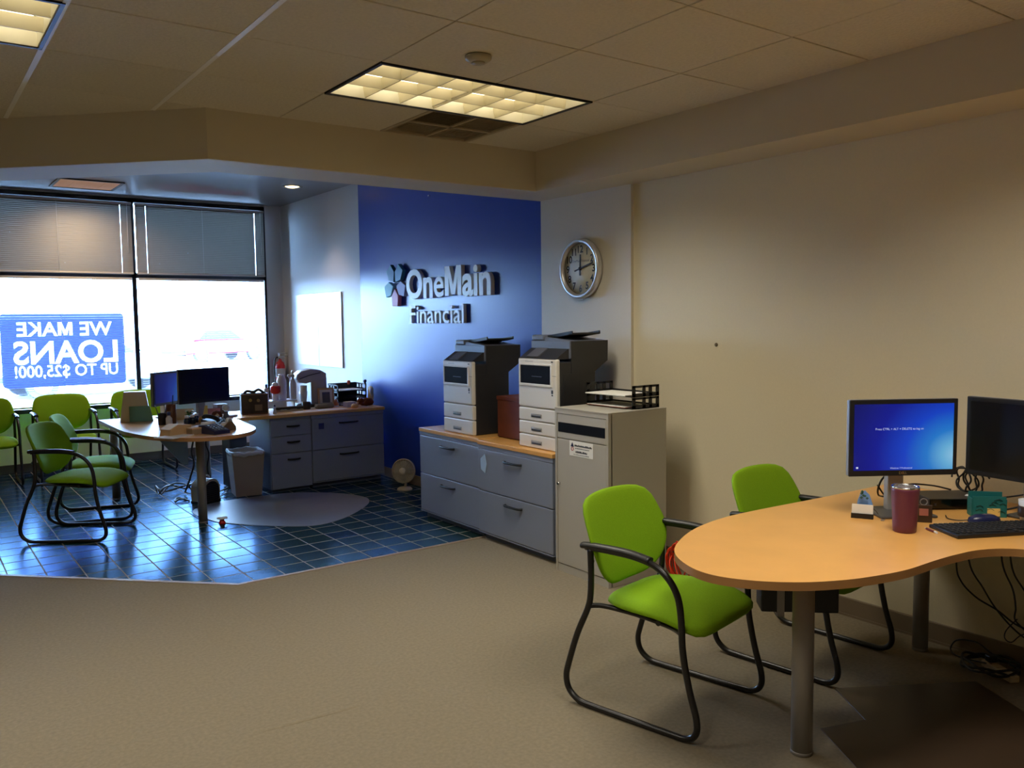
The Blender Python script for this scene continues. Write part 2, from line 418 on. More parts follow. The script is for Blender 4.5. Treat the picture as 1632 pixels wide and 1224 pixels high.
# --- main ceiling with panels
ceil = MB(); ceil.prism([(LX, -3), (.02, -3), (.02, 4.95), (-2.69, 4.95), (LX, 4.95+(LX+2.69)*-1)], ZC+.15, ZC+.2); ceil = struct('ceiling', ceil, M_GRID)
PX = [-.94-.6575*k for k in range(0, 11)]; PX = [-.345]+PX
PY = [4.92-.65*k for k in range(-4, 14)]
fix = [(-2.255, -.94, 3.62, 4.27), (-4.885, -3.57, 3.62, 4.27), (-2.255, -.94, 1.02, 1.67), (-4.885, -3.57, 1.02, 1.67)]
vent = (-1.5975, -.94, 4.27, 4.92)
for i in range(len(PX)-1):
    for j in range(len(PY)-1):
        x1, x0, y1, y0 = PX[i], PX[i+1], PY[j], PY[j+1]; cxm, cym = (x0+x1)/2, (y0+y1)/2
        if any(a < cxm < b and c < cym < d for a, b, c, d in fix+[vent]): continue
        g = .0035
        poly = [(x0+g, y0+g), (x1-g, y0+g), (x1-g, y1-g), (x0+g, y1-g)]
        if cym > 4.92: poly = clip(poly, 1, 1, 2.235)
        if len(poly) < 3: continue
        q = MB(); q.prism([(a-cxm, b-cym) for a, b in poly], 0, .02, .003); part('ceiling_panel', q, M_PANEL, ceil, loc=(cxm, cym, ZC+random.uniform(0, .0015)))
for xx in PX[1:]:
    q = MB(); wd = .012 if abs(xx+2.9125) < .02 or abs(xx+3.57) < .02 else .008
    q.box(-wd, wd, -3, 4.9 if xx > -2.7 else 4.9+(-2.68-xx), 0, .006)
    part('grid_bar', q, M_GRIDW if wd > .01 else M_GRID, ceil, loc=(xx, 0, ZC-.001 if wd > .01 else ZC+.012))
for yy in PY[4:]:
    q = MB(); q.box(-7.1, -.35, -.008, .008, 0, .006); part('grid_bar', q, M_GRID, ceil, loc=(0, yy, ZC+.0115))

# --- soffits
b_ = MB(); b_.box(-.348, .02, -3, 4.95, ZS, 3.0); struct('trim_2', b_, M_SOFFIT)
t_ = .39; o_ = t_*math.tan(R(22.5))
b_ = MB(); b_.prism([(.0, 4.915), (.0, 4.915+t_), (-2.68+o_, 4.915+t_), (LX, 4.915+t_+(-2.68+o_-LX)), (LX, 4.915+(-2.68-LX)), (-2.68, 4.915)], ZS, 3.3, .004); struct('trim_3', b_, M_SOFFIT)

# --- alcove ceiling
b_ = MB(); b_.prism([(0, 5.2), (0, YW+.2), (LX, YW+.2), (LX, 9.9), (-2.5, 5.2)], ZC2, ZC2+.1); ceil2 = struct('ceiling', b_, M_CEIL2); ceil2['label'] = 'grey satin ceiling above the tiled floor'

# --- windows
XM = [-.215, -1.82, -3.43, -5.05, -6.7]
def window(i):
    x1, x0 = XM[i], XM[i+1]
    f = MB()
    y0, y1 = YW-.005, YW+.1
    f.box(x1-.03, x1, y0, y1, SILL, 3.14).box(x0, x0+.02, y0, y1, SILL, 3.14)
    f.box(x0, x1, y0, y1, 3.09, 3.14).box(x0, x1, y0, y1, SILL, SILL+.05).box(x0, x1, y0, y1, 2.2, 2.262)
    wd = struct('window', f, M_FRAME); wd.name = 'window_%d' % (i+1); wd.data.name = wd.name
    for a, b in ((SILL+.05, 2.2), (2.262, 3.09)):
        g = MB(); g.box(x0+.02, x1-.03, YW+.05, YW+.056, a, b); part('pane', g, M_GLASS, wd)
    return wd
for i in range(2): window(i)
b_ = MB(); b_.box(LX, -3.43, YW, YW+.2, SILL, 3.14); struct('wall_back', b_, M_WHITEW)

# --- outside
b_ = MB(); b_.box(-60, 90, YW+.2, 160, -.2, -.02); struct('ground', b_, M_ASPHALT)

# ================================================================== LIGHT FITTINGS
def troffer(x0, x1, y0, y1, label, power, visible=True):
    w_, h_ = x1-x0-.03, y1-y0-.03
    t = thing('ceiling_light', label, 'light', ((x0+x1)/2, (y0+y1)/2, ZC), 0, 'recessed ceiling lights')
    q = MB(); q.use(M_TROFF)
    a, b = w_/2, h_/2
    q.box(-a, a, -b, b, .125, .13).box(-a, -a+.006, -b, b, 0, .125).box(a-.006, a, -b, b, 0, .125).box(-a, a, -b, -b+.006, 0, .125).box(-a, a, b-.006, b, 0, .125)
    part('housing', q, M_TROFF, t)
    q = MB(); e = .014
    q.box(-a-e, a+e, -b-e, -b+.002, -.006, .006).box(-a-e, a+e, b-.002, b+e, -.006, .006).box(-a-e, -a+.002, -b, b, -.006, .006).box(a-.002, a+e, -b, b, -.006, .006)
    part('rim', q, M_FRAME, t)
    if visible:
        for k in range(3):
            q = MB(); q.cyl((-a+.03, (k-1)*h_/3.2, .095), (a-.03, (k-1)*h_/3.2, .095), .016, n=10); part('tube', q, MATS['tube_glow'], t)
        q = MB()
        for k in range(1, 6):       # cross blades, wedge-shaped like a parabolic louver
            xx = -a+w_*k/6; q.prism([(-.012, .06), (.012, .06), (.003, .004), (-.003, .004)], -b, b, M=Matrix.Translation((xx, 0, 0)) @ Matrix(((1, 0, 0, 0), (0, 0, 1, 0), (0, 1, 0, 0), (0, 0, 0, 1))))
        for k in range(1, 3):
            yy = -b+h_*k/3; q.prism([(-.016, .06), (.016, .06), (.003, .004), (-.003, .004)], -a, a, M=Matrix.Translation((0, yy, 0)) @ Matrix(((0, 0, 1, 0), (1, 0, 0, 0), (0, 1, 0, 0), (0, 0, 0, 1))))
        part('louver', q, M_LOUV, t)
    L = D.lights.new('troffer_lamp', 'AREA'); L.shape = 'RECTANGLE'; L.size = w_-.04; L.size_y = h_-.04; L.energy = power; L.color = (1, .935, .81); L.spread = R(132)
    lo = D.objects.new('troffer_lamp', L); COL.objects.link(lo); lo.parent = t; lo.location = (0, 0, -.004)
    return t
emis('tube_glow', (255, 243, 212), 3.6)
labs = ['lit two by four ceiling light with louver grid near the blue wall soffit', 'lit ceiling light at upper left corner beside the white grid bar', 'ceiling light above the near desk, out of view overhead', 'ceiling light above the foreground carpet at left, out of view overhead']
for k, f_ in enumerate(fix):
    troffer(*f_, labs[k], TROFFER_W, k < 2)
# alcove fixture (2x2, warm)
t = thing('ceiling_light', 'small square amber ceiling light above the left window blind', 'light', (-2.41, 10.15, ZC2), 0)
q = MB(); q.box(-.32, .32, -.32, -.29, -.012, 0).box(-.32, .32, .29, .32, -.012, 0).box(-.32, -.29, -.29, .29, -.012, 0).box(.29, .32, -.29, .29, -.012, 0); part('rim', q, M_FRAME, t)
for i in range(4):
    q = MB(); q.box(-.072, .072, -.288, .288, -.008, -.002, .002); part('diffuser_panel', q, emis('amber_diffuser_%d' % i, (206, 152, 106), .22) if i == 0 else MATS['amber_diffuser_0'], t, loc=(-.2175+.145*i, 0, 0))
L = D.lights.new('alcove_lamp', 'AREA'); L.size = .5; L.energy = ALCOVE_W; L.color = (1, .72, .45); L.spread = R(150)
lo = D.objects.new('alcove_lamp', L); COL.objects.link(lo); lo.parent = t; lo.location = (0, 0, -.02)
# recessed can
t = thing('downlight', 'round recessed downlight glowing in grey alcove ceiling', 'light', (-.5, 9.15, ZC2))
q = MB(); q.lathe([(.115, -.004), (.115, 0), (.085, 0), (.085, -.008), (.115, -.004)], n=28, cap0=False, cap1=False); part('trim_ring', q, M_CHROME, t)
q = MB(); q.lathe([(0, -.02), (.045, -.015), (.08, -.001), (0, -.0005)], n=24); part('bulb', q, emis('bulb_glow', (255, 226, 170), 5), t)
L = D.lights.new('can_lamp', 'SPOT'); L.energy = CAN_W*3; L.color = (1, .74, .45); L.spot_size = R(85); L.spot_blend = .6; L.shadow_soft_size = .06
lo = D.objects.new('can_lamp', L); COL.objects.link(lo); lo.parent = t; lo.location = (0, 0, -.05)
# smoke detector / speaker disc
t = thing('smoke_detector', 'round beige ceiling disc beside the ceiling light', 'detector', (-1.93, 3.29, ZC))
q = MB(); q.lathe([(.05, 0), (.062, -.004), (.06, -.016), (.04, -.03), (0, -.032)], n=28); part('body', q, mat('detector_beige', (176, 166, 142), .5), t)
q = MB(); q.lathe([(.032, -.031), (.03, -.036), (0, -.037)], n=20); part('cap', q, mat('detector_beige', (0, 0, 0)), t)
# return air vent
t = thing('air_vent', 'brown square ceiling vent of four vane panels behind ceiling light', 'vent', ((vent[0]+vent[1])/2, (vent[2]+vent[3])/2, ZC))
q = MB(); q.box(-.325, .325, -.32, -.3, 0, .012).box(-.325, .325, .3, .32, 0, .012).box(-.325, -.3, -.3, .3, 0, .012).box(.3, .325, -.3, .3, 0, .012).box(-.01, .01, -.3, .3, 0, .01).box(-.3, .3, -.01, .01, 0, .01); part('frame', q, M_DUCT, t)
for sx_ in (-1, 1):
    for sy_ in (-1, 1):
        q = MB()
        for k in range(14):
            c = -.135+k*.0207; Mx = Matrix.Translation((sx_*.155, sy_*.155+c, .012)) @ Matrix.Rotation(R(38 if sx_ < 0 and sy_ < 0 else 16), 4, 'X')
            q.box(-.14, .14, -.011, .011, -.001, .001, M=Mx)
        part('vane_panel', q, M_DUCTD if (sx_ < 0 and sy_ < 0) else M_DUCT, t)
q = MB(); q.box(-.31, .31, -.31, .31, .03, .034); part('backing', q, M_DUCT, t)

# ================================================================== BLINDS
def blind(x0, x1, label, closed=True, ztop=3.08, zbot=2.24):
    cxm = (x0+x1)/2; hw = (x1-x0)/2
    t = thing('window_blind', label, 'blind', (cxm, YW-.055, zbot), 0)
    H = ztop-zbot; holes = [-hw+.12, hw-.12]
    q = MB(); q.box(-hw, hw, -.02, .02, H-.028, H, .003)
    hr = part('head_rail', q, M_RAIL, t)
    q = MB(); q.box(-hw, hw, -.014, .014, 0, .02, .004); part('bottom_rail', q, M_RAIL, t)
    q = MB(); pitch = .0215 if closed else .027; n = int((H-.035)/pitch)
    for k in range(n):
        z = .03+k*pitch
        if closed:
            Mx = Matrix.Translation((0, 0, z)) @ Matrix.Rotation(R(68), 4, 'X')
            edges = [-hw]+[h for hh in holes for h in (hh-.003, hh+.003)]+[hw]
            for a, b in zip(edges[::2], edges[1::2]):
                q.quad(*[Mx @ Vector(p) for p in ((a, -.0125, -.001), (b, -.0125, -.001), (b, 0, .001), (a, 0, .001))])
            q.quad(*[Mx @ Vector(p) for p in ((-hw, 0, .001), (hw, 0, .001), (hw, .0125, -.001), (-hw, .0125, -.001))])
        else:
            Mx = Matrix.Translation((0, 0, z)) @ Matrix.Rotation(R(4), 4, 'X')
            q.quad(*[Mx @ Vector(p) for p in ((-hw, -.0125, -.0012), (hw, -.0125, -.0012), (hw, 0, .0012), (-hw, 0, .0012))])
            q.quad(*[Mx @ Vector(p) for p in ((-hw, 0, .0012), (hw, 0, .0012), (hw, .0125, -.0012), (-hw, .0125, -.0012))])
    me = q.mesh('slats', M_BLIND, recalc=False); part('slats', me, parent=t, kind='stuff')
    for h in holes+[0]:
        q = MB(); q.tube([(h, -.0135, .01), (h, -.0135, H-.02)], .0012, 5); part('ladder_cord', q, M_CORD, t)
    if closed:
        q = MB(); q.cyl((hw-.05, -.024, .25), (hw-.05, -.024, H-.02), .004, n=8); part('tilt_wand', q, M_CORD, t)
    return t
nm = ['right', 'left']
blind(-1.80, -.25, 'closed grey slatted blind on the upper right window')
blind(-3.41, -1.842, 'closed grey slatted blind on the upper left window')
blind(-1.79, -.275, 'open thin slatted blind on the lower right window behind the monitors', False, 2.2, SILL+.06)
blind(-3.40, -1.865, 'open thin slatted blind on the lower left window behind the blue sign', False, 2.2, SILL+.06)

# --- window sign (blue film with letter cut-outs, letters set in), read from outside
M_FILM = transl('blue_window_film', (52, 62, 150), .9); M_FILMW = transl('white_window_film', (235, 238, 242), .9)
t = thing('window_sign', 'blue window sign reading WE MAKE LOANS in mirrored white letters', 'sign', (-1.955, YW+.045, .95))
rows = [('WE MAKE', .16, 1.10, .58, .155), ('LOANS', .11, 1.14, .27, .25), ('UP TO $25,000!', .11, 1.14, .115, .13)]
SW, SH = 1.275, .835
RX = Matrix(((-1, 0, 0, 0), (0, 0, 1, 0), (0, 1, 0, 0), (0, 0, 0, 1)))
cu = D.curves.new('film', 'CURVE'); cu.dimensions = '2D'; cu.fill_mode = 'BOTH'
def spl(cu, pts):
    s_ = cu.splines.new('POLY'); s_.points.add(len(pts)-1); s_.use_cyclic_u = True
    for p, a in zip(s_.points, pts): p.co = (a[0], a[1], 0, 1)
rr = .05; pts = []
for (cx_, cy_, a0) in ((SW-rr, rr, -90), (SW-rr, SH-rr, 0), (rr, SH-rr, 90), (rr, rr, 180)):
    pts += [(cx_+rr*math.cos(R(a0+k*15)), cy_+rr*math.sin(R(a0+k*15))) for k in range(7)]
spl(cu, pts)
allL = []
for body, x0, x1w, yb, hh in rows:
    wdt = x1w-x0+.03
    L_ = letters(body, wdt, offset={'LOANS': .026, 'WE MAKE': .02}.get(body, .014))
    hb = bounds(L_[0][1]); ks = hh/(hb[3]-0)
    for ch, me in L_:
        for v in me.vertices: v.co.x += x0-.02; v.co.y = v.co.y*ks+yb
        allL.append((ch, me))
        bm = bmesh.new(); bm.from_mesh(me)
        bmesh.ops.remove_doubles(bm, verts=bm.verts[:], dist=1e-5)
        be = [e for e in bm.edges if len(e.link_faces) == 1]; used = set()
        for e in be:
            if e in used: continue
            loop = [e.verts[0], e.verts[1]]; used.add(e)
            while True:
                nx = [x for x in loop[-1].link_edges if len(x.link_faces) == 1 and x not in used]
                if not nx: break
                used.add(nx[0]); o2 = nx[0].other_vert(loop[-1])
                if o2 is loop[0]: break
                loop.append(o2)
            if len(loop) > 2: spl(cu, [(v.co.x, v.co.y) for v in loop])
        bm.free()
o = D.objects.new('film', cu); COL.objects.link(o); dg = bpy.context.evaluated_depsgraph_get(); dg.update()
fm = D.meshes.new_from_object(o.evaluated_get(dg)); D.objects.remove(o)
fm.transform(RX); fm.materials.clear(); fm.materials.append(M_FILM); fm.name = 'film'
part('film', fm, parent=t, label='blue film backing')
for ch, me in allL:
    me.transform(RX); me.materials.clear(); me.materials.append(M_FILMW); part('letter', me, parent=t)

# ================================================================== CHAIRS
def chair_proto():
    t = D.objects.new('guest_chair', None); COL.objects.link(t)
    Wf = .283; r_ = .0135
    prof = [(-.205, .697), (-.1, .7), (.03, .697), (.13, .678), (.195, .635), (.235, .57), (.25, .48), (.257, .36), (.285, .22), (.317, .11), (.315, .05), (.275, .018), (.2, .0135), (0, .0135), (-.18, .0135), (-.25, .02), (-.30, .055), (-.315, .11), (-.30, .175), (-.255, .31), (-.2, .43), (-.184, .49), (-.18, .58), (-.183, .695)]
    for sd in (-1, 1):
        q = MB(); q.tube(crom([(sd*Wf, y, z) for y, z in prof], 5), r_, 12); part('side_frame', q, M_BLACKM, t)
        q = MB(); q.tube(crom([(sd*Wf, -.222, .703), (sd*Wf, -.16, .708), (sd*Wf, 0, .709), (sd*Wf, .11, .695)], 5), .023, 12, flat=.6); part('armrest', q, M_BLACKP, t)
    q = MB()
    for sd in (-1, 1):
        q.tube(crom([(sd*Wf, -.192, .447), (sd*.245, -.14, .447), (sd*.205, .0, .43), (sd*.205, .15, .415), (sd*Wf, .252, .43)], 5), .011, 10)
        q.tube(crom([(sd*Wf, -.18, .63), (sd*.24, -.21, .62), (sd*.17, -.255, .6)], 4), .010, 8)
    q.tube([(-.21, .1, .418), (.21, .1, .418)], .012, 10).tube([(-.21, -.1, .44), (.21, -.1, .44)], .012, 10)
    q.box(-.2, .2, -.13, .2, .425, .435, .003)
    part('seat_frame', q, M_BLACKM, t)
    # seat cushion
    q = MB(); nu, nv = 48, 9
    def outl(a):
        c, s_ = math.cos(a), math.sin(a); n_ = 4.0 if s_ < 0 else 7.0
        k = (abs(c)**n_+abs(s_)**n_)**(-1/n_)
        return c*k, s_*k
    def seat(i, j, top):
        u, v = outl(2*PI*i/nu); f = j/(nv-1); rr_ = 1-f
        rr_ = rr_
        y = v*.25*rr_; x = u*(.272 - .02*(v < 0)*abs(v))*rr_
        fy = max(0, (y-.02)/.225)
        e = (1-rr_**6)**.5 if rr_ < 1 else 0
        z = .453 - .042*fy**2.2
        if top: z += .034*e + .004*math.cos(y*9)*e
        else: z -= (.012+.024*fy)*e
        return (x, y+.068, z+.008)
    rad = [1-(1-j/(nv-1))**1 for j in range(nv)]
    def mk(top):
        return lambda i, j: seat(i, [0, .25, .7, 1.3, 2.2, 3.4, 4.8, 6.4, 7.97][j], top)
    q.grid(mk(True), nu, nv, True); q.grid(mk(False), nu, nv, True)
    bmesh.ops.remove_doubles(q.bm, verts=q.bm.verts[:], dist=.0008)
    part('seat', q, M_GREEN, t)
    # backrest
    q = MB()
    def back(i, j, front):
        u, v = outl(2*PI*i/nu); rr_ = 1-[0, .25, .7, 1.3, 2.2, 3.4, 4.8, 6.4, 7.97][j]/(nv-1)
        u *= rr_; v *= rr_
        tt = (v+1)/2                          # 0 bottom .. 1 top
        wd = .205+.085*math.sin(min(1, tt*1.7)*PI/2)-.03*max(0, tt-.6)/.4
        x = u*wd; z = .690+.188*v + (.014*(1-(u)**2) if v > 0 else -.0)*abs(v)
        y = -.185-.105*tt+.045*(x/.24)**2+.012*math.cos((tt-.35)*4)
        e = (1-max(abs(rr_), 0)**6)**.5 if rr_ < 1 else 0
        y += (.020 if front else -.024)*e
        return (x, y, z)
    q.grid(lambda i, j: back(i, j, True), nu, nv, True); q.grid(lambda i, j: back(i, j, False), nu, nv, True)
    bmesh.ops.remove_doubles(q.bm, verts=q.bm.verts[:], dist=.0008)
    part('backrest', q, M_GREEN, t)
    return t
ch0 = chair_proto()
chairs = [(-1.535, 2.505, 192.5, 'lime green guest chair with black sled frame in front of grey console', 'pair of guest chairs at the near desk'),
          (-.62, 2.45, 187, 'lime green guest chair against cream wall behind the near desk', 'pair of guest chairs at the near desk'),
          (-3.06, 7.35, 237, 'nearest green guest chair on tiles at left of cluttered desk', 'guest chairs on the tiled floor'),
          (-2.84, 7.98, 253, 'green guest chair half hidden behind another, tucked at far desk', 'guest chairs on the tiled floor'),
          (-3.47, 10.2, 180, 'green chair cut off by left photo edge, under window', 'green chairs in a row under window'),
          (-2.73, 10.2, 180, 'middle green chair of the row directly under the blue window sign', 'green chairs in a row under window'),
          (-1.95, 10.2, 180, 'green chair under window behind beige brochure box and monitors', 'green chairs in a row under window')]
for k, (x, y, a, lab, grp) in enumerate(chairs):
    o = ch0 if k == 0 else dup(ch0)
    o.location = (x, y, 0); o.rotation_euler = (0, 0, R(a)); tag(o, lab, 'chair', grp)

# ================================================================== DESKS
def smooth_poly(keys, k=6):
    """keys: list of (x,y,sharp). sharp corners are kept"""
    out = []; n = len(keys)
    for i in range(n):
        p0, p1, p2, p3 = [Vector(keys[(i+d) % n][:2]) for d in (-1, 0, 1, 2)]
        if keys[i][2]: p0 = p1
        if keys[(i+1) % n][2]: p3 = p2
        if keys[i][2] and keys[(i+1) % n][2]: out.append(p1); continue
        for q_ in range(k):
            t_ = q_/k
            out.append(.5*((2*p1)+(p2-p0)*t_+(2*p0-5*p1+4*p2-p3)*t_*t_+(3*p1-p0-3*p2+p3)*t_**3))
    return [(v.x, v.y) for v in out]
def desk_top(poly, z0, z1):
    q = MB(); t = bmesh.new(); n = len(poly)
    a = [t.verts.new((x, y, z0)) for x, y in poly]; b = [t.verts.new((x, y, z1)) for x, y in poly]
    f0 = t.faces.new(a[::-1]); f1 = t.faces.new(b); f1.material_index = 0
    for i in range(n):
        f = t.faces.new((a[i], a[(i+1) % n], b[(i+1) % n], b[i])); f.smooth = True; f.material_index = 1
    bmesh.ops.recalc_face_normals(t, faces=t.faces[:])
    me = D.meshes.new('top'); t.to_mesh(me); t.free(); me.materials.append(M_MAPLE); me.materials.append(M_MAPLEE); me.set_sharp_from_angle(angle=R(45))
    return me
DZ = .773
t = thing('desk', 'maple teardrop desk with grey metal legs along cream wall', 'desk', (0, 0, 0))
keys = [(0.02, 2.381, 1), (-0.521, 2.396, 0), (-1.042, 2.424, 0), (-1.265, 2.418, 0), (-1.477, 2.373, 0), (-1.664, 2.289, 0), (-1.818, 2.18, 0), (-1.912, 2.034, 0), (-1.934, 1.899, 0), (-1.875, 1.769, 0), (-1.765, 1.66, 0), (-1.628, 1.586, 0), (-1.503, 1.547, 0), (-1.359, 1.521, 0), (-1.182, 1.518, 0), (-1.05, 1.51, 0), (-0.921, 1.489, 0), (-0.821, 1.436, 0), (-0.766, 1.35, 0), (-0.752, 1.157, 1), (-0.752, 0.193, 1), (0.02, 0.193, 1)]
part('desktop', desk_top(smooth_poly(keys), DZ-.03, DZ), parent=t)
for (x, y, r_) in ((-1.457, 1.865, .04), (-.137, 2.113, .036), (-.56, .3, .036)):
    q = MB(); q.cyl((x, y, .006), (x, y, DZ-.03), r_, n=28).lathe([(r_*1.02, 0), (r_*1.02, .012), (r_, .014)], (x, y, 0), 28); part('leg', q, M_STEEL, t)
q = MB(); q.box(-.01, .01, .3, 1.4, .4, .743); part('wall_panel', q, M_GREIGE, t, loc=(0, 0, 0))
# black computer unit slung under the near desk
q = MB(); q.box(-.16, .16, -.06, .06, -.05, .28, .006); t2 = thing('computer_unit', 'black computer slung in grey bracket under the near desk', 'computer', (-1.08, 2.16, .45), R(-42))
part('case', q, M_BLACKP, t2)
q = MB(); q.box(-.095, -.065, -.066, -.06, -.062, .283).box(-.095, -.065, .06, .066, -.062, .283).box(-.095, -.065, -.066, .066, -.066, -.056); part('bracket', q, M_STEEL, t2)

t = thing('desk', 'cluttered maple peninsula desk on tiled floor by the window', 'desk', (0, 0, 0))
keys = [(-2.689, 8.531, 1), (-2.689, 7.616, 0), (-2.666, 7.346, 0), (-2.598, 7.037, 0), (-2.487, 6.815, 0), (-2.347, 6.671, 0), (-2.193, 6.618, 0), (-2.029, 6.642, 0), (-1.865, 6.76, 0), (-1.75, 6.989, 0), (-1.702, 7.326, 0), (-1.668, 7.712, 1), (-1.668, 8.531, 1)]
part('desktop', desk_top(smooth_poly(keys), DZ-.03, DZ), parent=t)
for (x, y) in ((-2.177, 7.11), (-2.55, 8.6), (-1.66, 8.75)):
    q = MB(); q.cyl((x, y, .006), (x, y, DZ-.03), .036, n=24).lathe([(.037, 0), (.037, .012), (.036, .014)], (x, y, 0), 24); part('leg', q, M_STEEL, t)
q = MB(); q.prism([(-2.28, .743), (-1.95, .743), (-1.95, .3), (-2.0, .3), (-2.16, .5), (-2.28, .66)], -.009, .009, M=Matrix.Translation((0, 8.35, 0)) @ Matrix(((1, 0, 0, 0), (0, 0, 1, 0), (0, 1, 0, 0), (0, 0, 0, 1))))
part('modesty_panel', q, mat('pale_blue_panel', (140, 152, 164), .45), t)

# ================================================================== CABINETS
def pull(w_, m_=M_BLACKG):
    """bow pull, front is -Y local, centred"""
    q = MB(); q.tube(crom([(-w_/2, 0, 0), (-w_/2+.012, -.018, 0), (-w_/4, -.026, 0), (w_/4, -.026, 0), (w_/2-.012, -.018, 0), (w_/2, 0, 0)], 4), .011, 8, flat=.8)
    return q
def drawer(par, x0, x1, z0, z1, yf, hw, hx=None, m_=None):
    q = MB(); q.box(x0, x1, yf, yf+.022, z0, z1, .004); d = part('drawer', q, m_ or M_BLUEGREY, par)
    q = pull(hw); part('handle', q, mat('handle_black', (20, 20, 22), .5, spec=.3), d, loc=((x0+x1)/2 if hx is None else hx, yf, z1-.058))
    return d
def lateral(name, label, loc, rz, wdt, dep, h, top=True, group='lateral file cabinets along the wall', m_=None):
    """front faces local -Y; origin at front-left bottom centre"""
    m_ = m_ or M_BLUEGREY
    t = thing(name, label, 'cabinet', loc, rz, group); a = wdt/2
    q = MB(); q.box(-a, a, .022, dep, .05, h-.03, .003); part('body', q, m_, t)
    q = MB(); q.box(-a+.02, a-.02, .05, dep-.02, 0, .05); part('plinth', q, M_BGDARK, t)
    for z0, z1 in ((.05, .058), (h-.06, h-.03)): q = MB(); q.box(-a, a, .0, .02, z0, z1); part('front_rail', q, m_, t)
    mid = (h-.06+.058)/2
    for z0, z1 in ((.062, mid-.003), (mid+.003, h-.064)):
        drawer(t, -a+.003, a-.003, z0, z1, 0, .2, m_=m_)
    if top:
        q = MB(); q.box(-a-.002, a+.002, -.006, dep, h-.03, h, .003); part('wood_top', q, M_MAPLE, t)
    return t
RZ = -PI/2    # local -Y -> world -X ; local +X -> world -Y
def on_wall(y, x): return (x, y, 0)
lat1 = lateral('lateral_file_cabinet', 'blue grey two drawer lateral cabinet under left printer, beside floor fan', (-.634, 5.727, 0), RZ, .90, .62, .757)
lat2 = lateral('lateral_file_cabinet', 'blue grey two drawer lateral cabinet under right printer with pale blue tag', (-.652, 4.815, 0), RZ, .90, .64, .752)
q = MB(); q.prism([(-.035, -.05), (.02, -.075), (.04, 0), (.015, .07), (-.04, .03)], 0, .002, M=Matrix.Translation((-.372, -.002, .585)) @ Matrix.Rotation(PI/2, 4, 'X'))
part('paper_tag', q, mat('pale_blue_tag', (168, 196, 222), .6), lat2)
# credenza
ped = thing('drawer_pedestal', 'blue grey three drawer pedestal beside tan trash bin', 'cabinet', (-1.09, 7.89, 0), 0)
q = MB(); q.box(-.2075, .2075, .022, .62, .03, .728, .003); part('body', q, M_BLUEGREY, ped)
q = MB(); q.box(-.19, .19, .04, .6, 0, .03); part('plinth', q, M_BGDARK, ped)
for z0, z1 in ((.035, .375), (.381, .545), (.551, .70)): drawer(ped, -.2045, .2045, z0, z1, 0, .12, .02)
lat3 = lateral('lateral_file_cabinet', 'blue grey two drawer lateral cabinet with small dark blue note, by blue wall', (-.482, 7.89, 0), 0, .795, .62, .757, False)
q = MB(); q.box(-.028, .028, -.002, 0, -.03, .03); part('note', q, mat('dark_blue_note', (36, 44, 104), .6), lat3, loc=(-.295, 0, .615))
q = MB(); q.box(-1.655, -.075, 7.875, 8.52, .732, .762, .003); single('worktop', q, M_MAPLE, 'maple credenza worktop over the drawer units', 'worktop', (0, 0, 0))
# shred console
t = thing('shred_console', 'tall greige paper console with dark slot and white label', 'cabinet', (-.705, 4.013, 0), RZ)
q = MB(); q.box(-.255, .255, .02, .5, .0, 1.075, .003); q.box(-.255, -.237, -.002, .03, 0, 1.075).box(.237, .255, -.002, .03, 0, 1.075).box(-.237, .237, -.002, .03, 1.045, 1.075).box(-.237, .237, .004, .03, .0, .05)
part('body', q, M_GREIGE, t)
q = MB(); q.box(-.255, .255, -.004, .5, 1.075, 1.082); part('top_panel', q, M_GREIGE, t)
q = MB(); q.box(-.235, .235, 0, .02, .885, 1.043, .003); fp = part('slot_panel', q, M_GREIGE, t)
q = MB(); q.box(-.225, .225, -.002, .008, .925, .988, .002); part('slot', q, mat('slot_black', (14, 14, 17), .8, spec=.1), fp)
q = MB(); q.box(-.235, .235, 0, .02, .055, .880, .003); dr = part('door', q, M_GREIGE, t)
q = MB(); q.cyl((-.215, .004, .585), (-.215, -.018, .585), .009, n=16); part('lock', q, M_CHROME, dr)
q = MB(); q.use(M_PAPER).box(-.11, .115, -.0015, .0, .783, .879)
q.use(M_NAVY).prism([(-.098, .842), (-.066, .842), (-.082, .87)], 0, .0012, M=Matrix.Translation((0, -.0016, 0)) @ Matrix.Rotation(PI/2, 4, 'X'))
q.use(M_RED).tube([(-.082+.011*math.cos(a*PI/8), -.002, .828+.011*math.sin(a*PI/8)) for a in range(16)], .002, 5, True)
q.use(M_INK)
random.seed(3)
def squiggle(q, x0, x1, z, h):
    x = x0
    while x < x1:
        wl = random.uniform(.006, .014); q.box(x, min(x+wl, x1), -.0026, -.0014, z, z+h*random.uniform(.6, 1)); x += wl+.003
squiggle(q, -.06, .105, .846, .013); squiggle(q, -.055, .08, .832, .004); squiggle(q, -.05, .06, .806, .012); squiggle(q, -.07, .08, .793, .003)
part('label_sheet', q, None, t)

